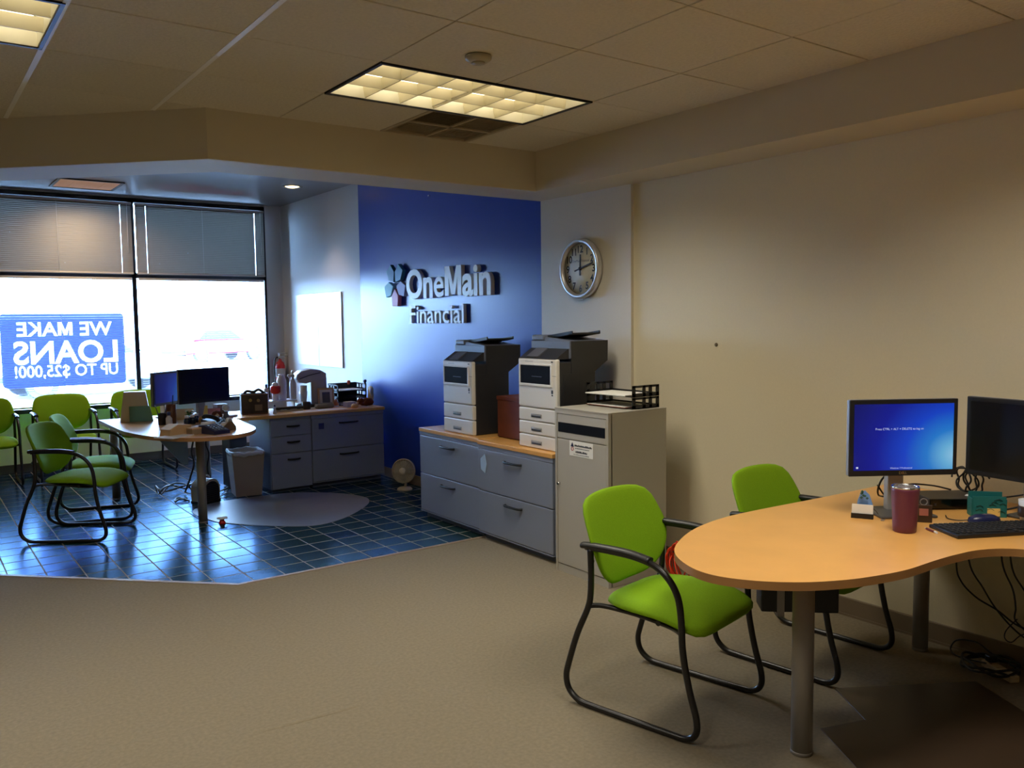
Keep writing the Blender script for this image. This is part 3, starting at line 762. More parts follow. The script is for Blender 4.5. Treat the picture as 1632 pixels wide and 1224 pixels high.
# ================================================================== PRINTERS
def printer(label, yc, x_front, z0, trays, hbody, group, tray_h):
    t = thing('laser_printer', label, 'printer', (x_front, yc, z0), RZ, group)
    W2, Dp = .215, .33
    zt = tray_h*trays; zb = zt+hbody
    q = MB(); q.box(-W2, W2, .03, Dp+.02, 0, zb-.02, .008); part('body', q, M_PRDARK, t)
    q = MB(); q.box(W2-.001, W2+.002, .06, Dp-.03, zt+.03, zb-.1).box(W2, W2+.003, .2, .3, zt+.1, zt+.2); part('side_cover', q, M_PRDARK, t)
    for k in range(trays):
        q = MB(); z_ = k*tray_h; q.box(-W2, W2, 0, .035, z_+.002, z_+tray_h-.002, .008)
        tr = part('paper_tray', q, M_PRWHITE, t)
        q = MB(); q.box(-.07, .05, -.003, .002, z_+.028, z_+.055, .004); part('grip', q, mat('grip_grey', (150, 146, 138), .5), tr)
        q = MB(); q.box(-.062, .042, -.005, .0, z_+.03, z_+.042, .002); part('grip_shadow_slot', q, M_CHARC, tr)
    hz = zb-zt
    q = MB(); q.box(-W2, W2, -.002, .035, zt+.002, zb, .012, 3); fr = part('front_panel', q, M_PRWHITE, t)
    q = MB(); q.box(-W2+.03, W2-.06, -.006, .01, zb-.175, zb-.048, .004); part('output_bay', q, mat('slot_black', (0, 0, 0)), fr)
    q = MB(); q.box(-W2+.028, W2-.058, -.009, .002, zb-.193, zb-.175, .003).box(-W2+.016, -W2+.03, -.009, .002, zb-.19, zb-.04, .003).box(W2-.06, W2-.043, -.009, .002, zb-.19, zb-.04, .003).box(-W2+.02, W2-.05, -.009, .002, zb-.048, zb-.036, .003); part('bay_surround', q, M_PRWHITE, fr)
    q = MB(); q.box(-.05, .06, -.008, -.005, zb-.125, zb-.122); part('bay_mark', q, M_PRGREY, fr)
    q = MB(); q.box(-W2+.004, W2-.004, -.0025, 0, zb-.115, zb-.113).box(-W2+.03, W2-.05, -.0025, 0, zt+.155, zt+.157); part('seam', q, M_CHARC, fr)
    q = MB(); q.box(W2-.055, W2-.035, -.004, 0, zt+.11, zt+.135, .003).box(W2-.05, W2-.038, -.004, 0, zt+.095, zt+.105); part('badge', q, M_CHARC, fr)
    q = MB(); q.box(W2-.055, W2-.035, -.004, 0, zb-.022, zb-.015); part('button', q, M_CHARC, fr)
    q = MB(); q.box(-.13, -.04, -.0028, -.0015, zb-.024, zb-.018); part('brand_mark', q, mat('pale_mark', (190, 188, 182), .5), fr)
    # control panel wedge with screen
    q = MB(); q.prism([(0.0, zb), (.14, zb), (.14, zb+.068), (.11, zb+.068)], -W2+.012, W2-.01, M=Matrix(((0, 0, 1, 0), (1, 0, 0, 0), (0, 1, 0, 0), (0, 0, 0, 1)))); cpn = part('control_panel', q, M_PRDARK, t)
    ang = math.atan2(.068, .11)
    Mx = Matrix.Translation((-.06, .055, zb+.037)) @ Matrix.Rotation(ang, 4, 'X')
    q = MB(); q.box(-.07, .06, -.052, .056, -.004, .006, .002, M=Mx); part('touch_screen', q, mat('screen_slate', (92, 92, 96), .3), cpn)
    # scanner head: slate front box, overhangs at the back
    zs = zb+.02
    q = MB(); q.box(-W2-.002, W2+.002, .125, .46, zb-.0, zs+.1, .006); part('scanner', q, M_PRGREY, t)
    q = MB(); q.prism([(.13, zb-.1), (.33, zb-.1), (.46, zb-.02), (.462, zs+.1), (.128, zs+.1)], -W2-.004, W2+.004, M=Matrix(((0, 0, 1, 0), (1, 0, 0, 0), (0, 1, 0, 0), (0, 0, 0, 1)))); part('scanner_housing', q, M_PRDARK, t)
    q = MB(); q.box(-W2, W2, .118, .13, zb+.0, zs+.1, .004); part('scanner_front', q, M_PRGREY, t)
    # document feeder
    q = MB(); q.box(-W2, -W2+.14, .12, .45, zs+.1, zs+.14, .012).prism([(-W2+.1, zs+.13), (W2-.0, zs+.1), (-W2+.1, zs+.1)], .13, .45, M=Matrix(((1, 0, 0, 0), (0, 0, 1, 0), (0, 1, 0, 0), (0, 0, 0, 1))))
    part('feeder', q, M_PRGREY, t)
    Mx = Matrix.Translation((.02, .29, zs+.128)) @ Matrix.Rotation(R(-7), 4, 'Y')
    q = MB(); q.box(-.14, .17, -.13, .13, -.004, .008, .003, M=Mx).box(-.14, .17, .12, .13, 0, .02, M=Mx).box(-.14, .17, -.13, -.12, 0, .02, M=Mx); part('feeder_tray', q, M_BLACKP, t)
    return t
printer('left white and charcoal multifunction printer with two paper trays', 5.64, -.588, .7575, 2, .34, 'multifunction printers on the cabinets', .1175)
printer('right white and charcoal multifunction printer with three paper trays', 4.615, -.585, .7525, 3, .345, 'multifunction printers on the cabinets', .095)
# rust folder box between the printers
t = thing('file_box', 'rust brown file box standing between the two printers', 'box', (-.33, 5.13, .757), RZ)
q = MB(); q.box(-.16, .16, -.12, .2, 0, .31, .006); part('body', q, M_MAROON, t)
q = MB(); q.box(-.165, .165, -.125, .205, .285, .315, .004); part('lid', q, M_MAROON, t)

# ================================================================== LETTER TRAYS
def letter_tray(t, z, wdt, dep, h, m_):
    q = MB(); q.box(-wdt/2, wdt/2, -dep/2, dep/2, z, z+.006).box(-wdt/2, wdt/2, dep/2-.006, dep/2, z, z+.022)
    for sd in (-1, 1):
        x = sd*wdt/2; a, b = (x-.006, x) if sd > 0 else (x, x+.006)
        q.box(a, b, -dep/2, dep/2, z, z+.024).box(a, b, -dep/2, dep/2, z+h-.016, z+h-.002)
        for yy in (-dep/2, -dep*.12, dep*.12, dep/2-.026): q.box(a, b, yy, yy+.026, z, z+h-.002)
    part('tray', q, m_, t)
t = thing('letter_tray', 'two tier black letter tray with papers on the tall console', 'tray', (-.335, 4.03, 1.082), RZ)
letter_tray(t, 0, .44, .235, .075, M_BLACKP); letter_tray(t, .075, .44, .235, .075, M_BLACKP)
q = MB(); q.box(-.19, .17, -.15, .1, 0, .006); p_ = single('paper_stack', q, M_PAPER, 'white papers lying in upper black letter tray on the console', 'paper', (-.335, 4.03, 1.082+.0815), RZ+.05)
q = MB(); q.use(M_PAPER).box(-.185, .17, -.14, .1, .004, .007).use(M_MAROON).box(-.19, .18, -.145, .1, 0, .004); single('paper_stack', q, None, 'papers on a red folder in lower black letter tray', 'paper', (-.335, 4.03, 1.0885), RZ)

# ================================================================== WALL SIGN, CLOCK, POSTERS
RS = Matrix(((0, 0, -1, 0), (-1, 0, 0, 0), (0, 1, 0, 0), (0, 0, 0, 1)))
t = thing('wall_sign', 'white raised OneMain Financial letters with petal emblem on blue wall', 'sign', (0, 7.405, 1.63))
def put_letters(body, width, yb, hh, x0, off, ext, par, m_, ref):
    L_ = letters(body, width, height_scale=1.0, extrude=ext, offset=off)
    hb = bounds(text_mesh(ref, 1)); ks = hh/hb[3]
    for ch, me in L_:
        for v in me.vertices: v.co.x += x0; v.co.y = v.co.y*ks+yb; v.co.z += ext+.006
        me.transform(RS); me.materials.clear(); me.materials.append(m_); part('letter', me, parent=par)
put_letters('OneMain', 1.45, .247, .262, 0, .03, .02, t, M_SIGNW, 'M')
put_letters('Financial', .975, 0, .168, .04, .008, .016, t, M_SIGNW, 'F')
def petal(ang, m_, r0=.035, r1=.215, wd=.075):
    pts = [(0, r0), (wd*.95, r0+.075), (wd*.75, r1), (-wd*.75, r1), (-wd*.95, r0+.075)]
    q = MB(); q.prism(pts, .012, .055, .004, M=RS @ Matrix.Translation((-.235, .385, 0)) @ Matrix.Rotation(R(ang), 4, 'Z'))
    part('petal', q, m_, t)
for a, m_ in ((36, M_PETB2), (-36, M_PETB), (108, M_CYAN), (-108, M_LAV), (180, M_PINK)): petal(a, m_)

t = thing('wall_clock', 'round silver rimmed wall clock with black numerals', 'clock', (0, 4.795, 2.023))
q = MB(); RC = RS
q.lathe([(.2, 0), (.218, .004), (.222, .02), (.22, .045), (.208, .055), (.193, .05), (.186, .03)], n=56, M=RC, cap0=False, cap1=False); part('rim', q, mat('brushed_silver', (226, 226, 228), .36, .75), t)
q = MB(); q.lathe([(.19, .0), (.19, .026), (0, .026)], n=48, M=RC); part('dial', q, M_DIAL, t)
dg_ = []
for h in range(1, 13):
    me = text_mesh(str(h), .074, 0, .0016); b = bounds(me); a = R(90-30*h)
    cx_, cy_ = .145*math.cos(a), .145*math.sin(a)
    for v in me.vertices: v.co.x += cx_-(b[0]+b[1])/2; v.co.y += cy_-(b[2]+b[3])/2; v.co.z = .0275
    me.transform(RC); me.materials.clear(); me.materials.append(M_INK); part('numeral', me, parent=t)
me = text_mesh('OneMain Financial', .026, 0, 0); b = bounds(me)
for v in me.vertices: v.co.x -= (b[0]+b[1])/2; v.co.y += .05; v.co.z = .0275
me.transform(RC); me.materials.clear(); me.materials.append(mat('dial_print', (90, 90, 110), .6)); part('dial_lettering', me, parent=t)
def hand(deg, l1, l0, wd, z):
    q = MB(); q.box(-wd, wd, -l0, l1, z, z+.003, M=RC @ Matrix.Rotation(R(-deg), 4, 'Z')); part('hand', q, M_INK, t)
hand(2, .105, .05, .0065, .031); hand(75, .155, .06, .005, .035)
q = MB(); q.lathe([(.012, .028), (.012, .04), (0, .041)], n=16, M=RC); part('hub', q, M_INK, t)

for k, (y0, y1) in enumerate(((9.685, 10.37), (9.01, 9.665))):
    q = MB(); q.box(-.016 if k else -.012, -.003, -(y1-y0)/2, (y1-y0)/2, -.435, .44, .002)
    single('poster', q, M_POSTER, ['blank white poster on white wall, the one nearer the window', 'blank white poster on white wall, the one nearer the blue paint'][k], 'poster', (0, (y0+y1)/2, 1.553), 0, 'white wall posters')
q = MB(); q.box(-.02, 0, -.012, .012, -.006, .006, .002); single('wall_hook', q, M_CHROME, 'tiny metal hook left on the upper blue wall', 'hook', (0, 7.0, 2.83))
q = MB(); q.lathe([(.012, 0), (.012, .004), (.005, .008), (0, .008)], n=12, M=RS); single('wall_plug', q, M_DUCTD, 'tiny dark plug in the bare cream wall', 'hook', (.025, 3.55, 1.48))

# ================================================================== NEAR DESK ITEMS
def screen_mat():
    mm = D.materials.new('blue_logon_screen'); mm.use_nodes = True; n = mm.node_tree.nodes; l = mm.node_tree.links; b = n['Principled BSDF']
    b.inputs['Base Color'].default_value = (.004, .004, .006, 1); b.inputs['Roughness'].default_value = .25
    t = n.new('ShaderNodeTexCoord'); mp = n.new('ShaderNodeMapping'); mp.inputs['Location'].default_value = (-.235, .0, .09); l.new(t.outputs['Object'], mp.inputs[0])
    mp.vector_type = 'POINT'; mp.inputs['Scale'].default_value = (1, 0, 1.15)
    ln = n.new('ShaderNodeVectorMath'); ln.operation = 'LENGTH'; l.new(mp.outputs[0], ln.inputs[0])
    cr_ = n.new('ShaderNodeValToRGB'); l.new(ln.outputs['Value'], cr_.inputs[0]); e = cr_.color_ramp.elements
    e[0].position = 0; e[0].color = (*lin((150, 205, 235)), 1); e[1].position = .56; e[1].color = (*lin((14, 16, 84)), 1)
    for p, c in ((.06, (104, 178, 222)), (.13, (36, 124, 208)), (.23, (16, 66, 200)), (.36, (14, 26, 146))):
        x = e.new(p); x.color = (*lin(c), 1)
    l.new(cr_.outputs[0], b.inputs['Emission Color']); b.inputs['Emission Strength'].default_value = .85
    return mm
M_SCREEN = screen_mat(); M_SCREEN2 = M_SCREEN.copy(); M_SCREEN2.name = 'dim_logon_screen'; M_SCREEN2.node_tree.nodes['Principled BSDF'].inputs['Emission Strength'].default_value = .35; M_SCREEN2.node_tree.nodes['Principled BSDF'].inputs['Roughness'].default_value = .3
M_SCRTXT = emis('screen_text', (190, 205, 240), .5)
def monitor(label, centre, n_, zb, wdt=.485, hgt=.338, on=True, grp=None, tilt=0, texts=True, base=True, back=.07, bs=1):
    """front normal n_ (xy); local -Y is the front"""
    rz = math.atan2(n_[0], -n_[1])
    t = thing('monitor', label, 'monitor', (centre[0], centre[1], zb), rz, grp); h0 = centre[2]-zb
    q = MB(); q.box(-wdt/2, wdt/2, 0, .03, h0-hgt/2, h0+hgt/2, .006); q.box(-.17, .17, .028, .055, h0-.11, h0+.11, .01); cs = part('case', q, mat('monitor_silver', (150, 152, 156), .4, .3), t)
    q = MB(); q.box(-wdt/2, wdt/2, -.004, .006, h0-hgt/2, h0+hgt/2, .004); part('bezel', q, M_BLACKP, t)
    q = MB(); q.box(-wdt/2+.02, wdt/2-.02, -.003, 0, -hgt/2+.026, hgt/2-.02); sc = part('screen', q, (M_SCREEN if texts else M_SCREEN2) if on else mat('screen_off', (12, 11, 13), .3), t, loc=(0, -.003, h0))
    if on and texts:
        RT = Matrix(((1, 0, 0, 0), (0, 0, -1, 0), (0, 1, 0, 0), (0, 0, 0, 1)))
        for body, w_, zz, xx in (('Press CTRL + ALT + DELETE to log on', .215, .035, -.02), ('Windows 7 Professional', .1, -.137, -.01)):
            me = text_mesh(body, 1); b = bounds(me); k = w_/(b[1]-b[0])
            for v in me.vertices: v.co.x = (v.co.x-(b[0]+b[1])/2)*k+xx; v.co.y = v.co.y*k+zz; v.co.z = .0036
            me.transform(RT); me.materials.clear(); me.materials.append(M_SCRTXT); part('screen_lettering', me, parent=sc)
        q = MB(); q.box(-.212, -.202, -.0036, -.003, -.134, -.126); part('screen_icon', q, M_SCRTXT, sc)
        me = text_mesh('DELL', .016); b = bounds(me)
        for v in me.vertices: v.co.x -= (b[0]+b[1])/2; v.co.y += -hgt/2+.008; v.co.z = .002
        me.transform(RT); me.materials.clear(); me.materials.append(M_CHROME); part('maker_mark', me, parent=t, loc=(0, -.003, h0))
    if base:
        q = MB(); q.box(-.036, .036, .055, .055+back*.6, .008, h0+.02, .006); part('stand_column', q, mat('stand_silver', (170, 168, 166), .45, .2), t)
        q = MB(); q.box(-.125*bs, .125*bs, -.075*bs, .135, 0, .012, .005); part('stand_base', q, mat('stand_grey', (92, 90, 88), .4, .4), t)
    return t
# main pair
def ring_pt(px, py, dist):
    d = fw+rt*((px-816)/FPX)-up*((py-612)/FPX); d /= math.hypot(d.x, d.y); return CAM+d*dist
c1 = (-.605, 1.965, 1.118)
monitor('large monitor with glowing blue logon screen on the near desk', c1, (-.55, -.835), DZ)
c2 = (-.264, 1.61, 1.105)
monitor('dark switched off monitor cut by the right photo edge', c2, (-.99, .14), DZ, .535, .357, False, bs=.45)

t = thing('tumbler', 'plum red insulated tumbler in front of the blue monitor', 'cup', (-0.868, 1.805, DZ))
q = MB(); q.lathe([(.041, 0), (.044, .004), (.046, .03), (.0535, .17), (.054, .18), (.05, .184), (.0495, .175), (.047, .15)], n=36, cap1=False); part('body', q, M_TUMBLER, t)
q = MB(); q.lathe([(.0525, .18), (.0545, .185), (.051, .189), (.0485, .185), (.0485, .18)], n=36, cap0=False, cap1=False); part('steel_rim', q, M_CHROME, t)
q = MB(); q.lathe([(.049, .178), (.047, .181), (0, .18)], n=30); part('lid', q, mat('clear_lid', (150, 140, 140), .15), t)

# keyboard
kb = thing('keyboard', 'black desktop keyboard in front of the dark monitor', 'keyboard', (-0.732, 1.774, DZ), math.atan2(-.22, .379))
q = MB(); q.prism([(0, 0), (.47, 0), (.47, -.16), (.0, -.19), ], 0, .016, .004); part('case', q, M_BLACKP, kb)
key_me = None
for r_i in range(6):
    nk = 20 if r_i != 5 else 9
    for k in range(nk):
        if r_i == 5 and 3 <= k <= 3: wk = .115
        else: wk = .0175
        x = .012+k*.0225 if r_i != 5 else (.012+k*.026 if k < 3 else (.095 if k == 3 else .215+(k-4)*.048))
        y = -.014-r_i*.0265
        if key_me is None:
            q = MB(); q.box(-.0085, .0085, -.01, .01, 0, .006, .0015, 1); key_me = q.mesh('key', mat('key_black', (34, 34, 36), .5))
        o = part('key', key_me, parent=kb, loc=(x+wk/2-.003, y-.008, .015)); o.scale = (wk/.0175, 1, 1)

t = thing('thin_client', 'flat black desktop computer box under coiled cables', 'computer', (-0.275, 1.947, DZ), R(-36))
q = MB(); q.box(-.11, .16, -.09, .1, .004, .05, .003); part('case', q, M_DOCK, t)
q = MB(); q.box(-.108, .158, -.093, -.088, .006, .048, .002); part('front_face', q, M_BLACKG, t)
q = MB(); q.box(-.09, -.08, -.095, -.092, .02, .03); part('port', q, M_CHARC, t)
q = MB()
for sx_ in (-.09, .14):
    for sy_ in (-.07, .08): q.cyl((sx_, sy_, 0), (sx_, sy_, .005), .008, n=10)
part('foot', q, M_BLACKP, t)
q = MB(); q.box(-.016, .016, -.01, .01, 0, .005, .002); single('usb_stick', q, M_WHITEP, 'tiny white stick on the flat black computer box', 'stick', (-0.217, 1.865, DZ+.05), .2)

t = thing('mesh_organizer', 'teal patterned metal organizer with yellow note by dark monitor', 'organizer', (-0.352, 1.711, DZ), R(-49))
q = MB(); q.box(-.075, .075, -.003, .003, 0, .115).box(-.075, .075, .06, .066, 0, .13).box(-.078, -.072, -.003, .066, 0, .1).box(.072, .078, -.003, .066, 0, .1).box(-.075, .075, 0, .063, 0, .004); part('holder', q, M_TEAL, t)
q = MB(); random.seed(5)
for k in range(9):
    x, z = random.uniform(-.06, .05), random.uniform(.02, .1); q.tube(crom([(x, -.005, z), (x+.015, -.005, z+.008), (x+.03, -.005, z-.002)], 4), .0018, 5)
part('pattern', q, mat('teal_dark', (12, 78, 76), .5), t)
q = MB(); q.box(-.008, .048, -.006, -.003, .006, .05); part('note', q, M_YELLOW, t)
t.scale = (.9, .9, .78)

t = thing('computer_mouse', 'navy blue glossy mouse behind the keyboard', 'mouse', (-0.468, 1.677, DZ), R(-35))
q = MB(); q.lathe([(.0, .0), (.9, .0), (1, .25), (.92, .6), (.6, .92), (0, 1)], n=28, M=Matrix.Diagonal((.07, .036, .036, 1))); part('shell', q, M_NAVY, t)
q = MB(); q.lathe([(.5, .86), (.3, 1.0), (0, 1.06)], n=16, M=Matrix.Translation((.012, 0, 0)) @ Matrix.Diagonal((.07, .03, .036, 1)), cap0=False); part('grip_insert', q, mat('mouse_grey', (96, 84, 96), .3), t)
q = MB(); q.tube(crom([(-.065, 0, .012), (-.1, .02, .006), (-.12, .06, .004), (-.1, .12, .004)], 5), .0022, 6); part('cord', q, M_BLACKP, t)
q = MB(); q.box(-.07, .07, -.045, .045, 0, .0015); single('paper_sheet', q, M_PAPER, 'small white paper slip under the navy mouse', 'paper', (-0.521, 1.673, DZ), R(-25))

t = thing('card_holder', 'blue bird shaped business card holder at desk edge', 'holder', (-0.781, 2.044, DZ), R(-62))
q = MB(); q.box(-.045, .045, -.02, .0, 0, .008, .002).box(-.045, .045, -.004, 0, 0, .02).box(-.045, .045, -.024, -.02, 0, .022); part('base', q, M_BLACKP, t)
q = MB(); q.prism([(-.03, .02), (.032, .02), (.036, .06), (.022, .1), (.004, .118), (-.014, .108), (-.026, .07)], -.004, .004, .0015, M=Matrix.Translation((.004, .006, 0)) @ Matrix.Rotation(PI/2-.12, 4, 'X')); part('figure', q, mat('sky_blue', (112, 150, 205), .5), t)
q = MB(); random.seed(8)
for k in range(7):
    x, z = random.uniform(-.008, .018), random.uniform(.08, .118); q.lathe([(0, -.006), (.007, 0), (0, .006)], (x, -.004, z), 8)
part('leaf_crest', q, mat('crest_green', (40, 84, 66), .6), t)
q = MB(); q.box(-.043, .043, -.018, -.005, .008, .058, M=Matrix.Rotation(-.12, 4, 'X')); part('cards', q, M_PAPER, t)
t2 = thing('pendant_tag', 'tiny dark bead on cord beside the blue card holder', 'charm', (-0.713, 2.01, DZ))
q = MB(); q.lathe([(0, 0), (.006, .003), (.006, .009), (0, .012)], n=10); part('bead', q, M_DKBROWN, t2)
q = MB(); q.tube(crom([(0, 0, .011), (-.01, .012, .03), (-.03, .03, .05)], 4), .0015, 5); part('cord', q, M_DKBROWN, t2)

t = thing('photo_frame', 'small dark brown card frame with ring behind the tumbler', 'frame', (-0.662, 1.836, DZ), R(-52))
q = MB(); q.box(-.034, .034, -.004, .004, 0, .075, .002); part('frame', q, M_DKBROWN, t)
q = MB(); q.box(-.018, .018, -.006, -.004, .03, .06); part('picture', q, mat('tan_picture', (176, 110, 96), .6), t)
q = MB(); q.tube([(.0+.014*math.cos(a*PI/8), 0, .088+.014*math.sin(a*PI/8)) for a in range(16)], .002, 6, True); part('ring', q, M_STEEL, t)
t = thing('pen', 'short maroon and white pen lying beside the keyboard', 'pen', (-0.781, 1.75, DZ+.005), R(60))
q = MB(); q.cyl((-.04, 0, 0), (.015, 0, 0), .0045, n=10); part('barrel', q, mat('pen_maroon', (110, 50, 60), .4), t)
q = MB(); q.cyl((-.055, 0, 0), (-.04, 0, 0), .005, n=10).cyl((.015, 0, 0), (.028, 0, 0), .0045, .001, n=10); part('cap', q, M_WHITEP, t)
q = MB()
for k in range(2): q.tube(crom([(k*.02, 0, .001), (k*.02+.02, .006, .001), (k*.02+.022, -.006, .001), (k*.02+.004, -.008, .001), (k*.02+.012, .002, .001)], 4), .0012, 5)
single('paper_clips', q, M_STEEL, 'tiny bent paper clips on desk left of the tumbler', 'clip', (-0.781, 1.957, DZ+.001), .3)
t = thing('cup', 'white cup cut by the right photo edge beside keyboard', 'cup', (-.34, 1.556, DZ))
q = MB(); q.lathe([(.03, 0), (.036, .06), (.04, .1), (.037, .1), (.033, .06), (.028, .006), (0, .006)], n=28); part('body', q, M_WHITEP, t)
q = MB(); q.lathe([(.0405, .03), (.0415, .07), (.038, .075), (.036, .03)], n=28, cap0=False, cap1=False); part('sleeve', q, M_DKBROWN, t)

# desk cables: each a thing
def cable(name, label, pts, r_, m_=M_BLACKP, k=7, cat='cable', grp=None):
    pts = [Vector(p) for p in pts]; o0 = pts[0].copy(); q = MB(); q.tube(crom([p-o0 for p in pts], k), r_, 6)
    return single(name, q, m_, label, cat, o0, 0, grp)
zz = DZ+.055
import math as _m
coil = []
for k in range(46):
    a = k*.62; coil.append((-.17+.02*math.sin(k*.9)+.012*math.cos(a), 1.925+(.045+.012*math.sin(k*1.7))*math.cos(a)-.0018*k, DZ+.115+.055*math.sin(a)))
cable('coiled_cable', 'tangled black cable coil standing behind the flat computer box', coil, .0042)
cable('cable', 'black cable running behind tumbler to the coil', [(-0.535, 2.121, DZ+.10), (-0.439, 2.121, DZ+.03), (-0.313, 2.111, DZ+.075), (-0.207, 2.044, DZ+.07), (-0.188, 1.957, DZ+.06)], .004)
cable('cable', 'black cable looping down from behind the blue monitor', [(-0.535, 2.044, DZ+.24), (-0.497, 2.073, DZ+.18), (-0.554, 2.092, DZ+.13), (-0.516, 2.13, DZ+.06), (-0.39, 2.169, DZ+.02), (-0.227, 2.121, DZ+.012)], .0045)
cable('cable', 'black cable from dark monitor stand across cream wall', [(-0.169, 1.88, DZ+.05), (-0.169, 1.774, DZ+.05), (-0.178, 1.677, DZ+.075), (-0.246, 1.562, DZ+.12)], .004)
cable('cable', 'lower black cable bending behind the teal organizer', [(-0.198, 1.832, DZ+.006), (-0.227, 1.726, DZ+.01), (-0.227, 1.639, DZ+.04), (-0.284, 1.542, DZ+.09)], .005)
# cables hanging below the desk
cable('hanging_cable', 'leftmost thin cable hanging below the near desk', [(-.03, 2.0, .742), (-.03, 2.0, .45), (-.03, 1.975, .36), (-.035, 1.9, .30), (-.04, 1.8, .265), (-.05, 1.7, .22), (-.06, 1.55, .21)], .0045)
cable('hanging_cable', 'second thin cable sloping down below the near desk', [(-.03, 1.945, .742), (-.03, 1.94, .47), (-.03, 1.87, .35), (-.035, 1.8, .26), (-.04, 1.7, .18), (-.05, 1.58, .14)], .0045)
cable('hanging_cable', 'third thin cable hanging near the right photo edge', [(-.03, 1.8, .742), (-.03, 1.79, .5), (-.03, 1.74, .38), (-.04, 1.72, .3), (-.04, 1.72, .24), (-.05, 1.66, .2)], .0045)
cable('hanging_cable', 'fourth thin cable hanging at the right photo edge', [(-.03, 1.765, .742), (-.03, 1.75, .5), (-.03, 1.7, .40), (-.04, 1.62, .33), (-.04, 1.5, .3)], .0045)
cable('hanging_cable', 'small grey loop of cable hanging against cream wall', [(-.02, 1.72, .24), (-.01, 1.77, .17), (-.01, 1.775, .13), (-.01, 1.745, .12), (-.02, 1.70, .17), (-.03, 1.62, .22)], .003, M_CHARC)
lp = []
for k in range(40):
    a = k*.47; lp.append((-.14+.13*math.cos(a)*(.8+.2*math.sin(k*.6)), 1.78+.12*math.sin(a), .012+.012*(1+math.sin(k*1.1))+.002*k*.3))
cable('floor_cable', 'black cable coiled on carpet under the near desk', lp, .006)
cable('floor_cable', 'thin black cable arching along the baseboard under desk', [(-.12, 1.78, .03), (-.1, 1.92, .01), (-.06, 2.0, .012), (.0, 2.0, .05), (-.01, 1.9, .07), (-.03, 1.82, .045), (-.05, 1.74, .04), (-.09, 1.68, .02)], .004)
t = thing('power_strip', 'beige power strip inside cable coil on carpet', 'power strip', (-.13, 1.74, 0), R(60))
q = MB(); q.box(-.1, .1, -.024, .024, 0, .032, .006); part('case', q, M_BEIGE, t)
for k in range(4):
    q = MB(); q.box(-.012, .012, -.015, .015, .032, .034); part('socket', q, M_BEIGEL, t, loc=(-.07+k*.045, 0, 0))
q = MB(); q.box(.045, .08, -.02, .02, .034, .065, .004); single('power_plug', q, M_BLACKP, 'black adapter plugged into beige power strip', 'plug', (-.13, 1.74, 0), R(60))
# orange cable bundle
pts = []
for j in range(120):
    a = j*.5; k = j/34; hh = .20+.03*k
    pts.append((-.33+.10*math.cos(a+k*.8)+.012*math.sin(j*1.3+k), 3.45+.022*k+.07*math.sin(a*.97)+.01*math.sin(j), .012+hh*(.5+.5*math.sin(a+.4*k))))
cable('network_cable', 'loose coil of orange network cable piled on carpet beside the console', pts, .0045, M_ORANGE, 5)

# chair mats
def wpoly(pts, z0, z1, name, m_, label):
    q = MB(); q.prism(pts, z0, z1, .002); return single(name, q, m_, label, 'mat')
ax = Vector((-.52, -.854)); bx = Vector((.854, -.52)); P2 = Vector((-.867, 2.109)); P3 = Vector((-1.03, 1.86)); P4 = Vector((-1.24, 1.93))
pts = [tuple(P2), tuple(P3), tuple(P4), tuple(P4+ax*1.1), tuple(P4+ax*1.1+bx*1.25), tuple(P3+bx*.75+ax*-.02+bx*.15), tuple(P3+bx*.68), tuple(P2+bx*.66)]
wpoly(pts, 0, .004, 'chair_mat', M_MATBR, 'dark brown chair mat with notched lip under the near desk')
mk = [(-2.15, 7.45, 0), (-2.115, 7.2, 0), (-2.05, 6.98, 0), (-1.8, 6.66, 0), (-1.5, 6.42, 0), (-1.2, 6.5, 0), (-.9, 6.75, 0), (-.72, 6.98, 0), (-.68, 7.2, 0), (-.8, 7.5, 0), (-1.1, 7.78, 0), (-1.4, 7.84, 0), (-1.85, 7.83, 0), (-2.1, 7.65, 0)]
wpoly(smooth_poly(mk, 5), 0.0005, .005, 'chair_mat', M_MATGR, 'grey rounded chair mat on tiles before the drawer units')

# ================================================================== FAR DESK ITEMS
vx = Vector((.259, .966)); rx_ = Vector((.966, -.259))
c = ring_pt(326, 614, 8.13); monitor('dark switched off monitor on the cluttered far desk', (c.x, c.y, c.z), (.31, -.95), DZ, .52, .31, False, 'pair of monitors on the far desk', texts=False, bs=.5)
c = ring_pt(272, 618, 8.5); monitor('left monitor with dim blue screen on the cluttered far desk', (c.x, c.y, c.z), (.66, -.75), DZ, .52, .31, True, 'pair of monitors on the far desk', texts=False, bs=.5)
t = thing('brochure_box', 'beige tent shaped brochure box with teal panel on far desk', 'box', (-2.434, 8.194, DZ), R(-14))
q = MB(); q.prism([(-.13, 0), (.13, 0), (.09, .27), (-.09, .27)], -.06, .06, .003, M=Matrix(((1, 0, 0, 0), (0, 0, -1, 0), (0, 1, 0, 0), (0, 0, 0, 1)))); part('body', q, M_BEIGEL, t)
q = MB(); q.prism([(-.05, .0), (.15, 0), (.12, .14), (-.05, .14)], .058, .066, M=Matrix(((1, 0, 0, 0), (0, 0, -1, 0), (0, 1, 0, 0), (0, 0, 0, 1)))); part('print_panel', q, M_TEALP, t)
def cyl_item(name, label, cat, x, y, z, prof, m_, extra=None, grp=None, pname='body'):
    t = thing(name, label, cat, (x, y, z), 0, grp)
    q = MB(); q.lathe(prof, n=20); part(pname, q, m_, t)
    if extra:
        for nm_, pf, mm in extra: q = MB(); q.lathe(pf, n=16); part(nm_, q, mm, t)
    return t
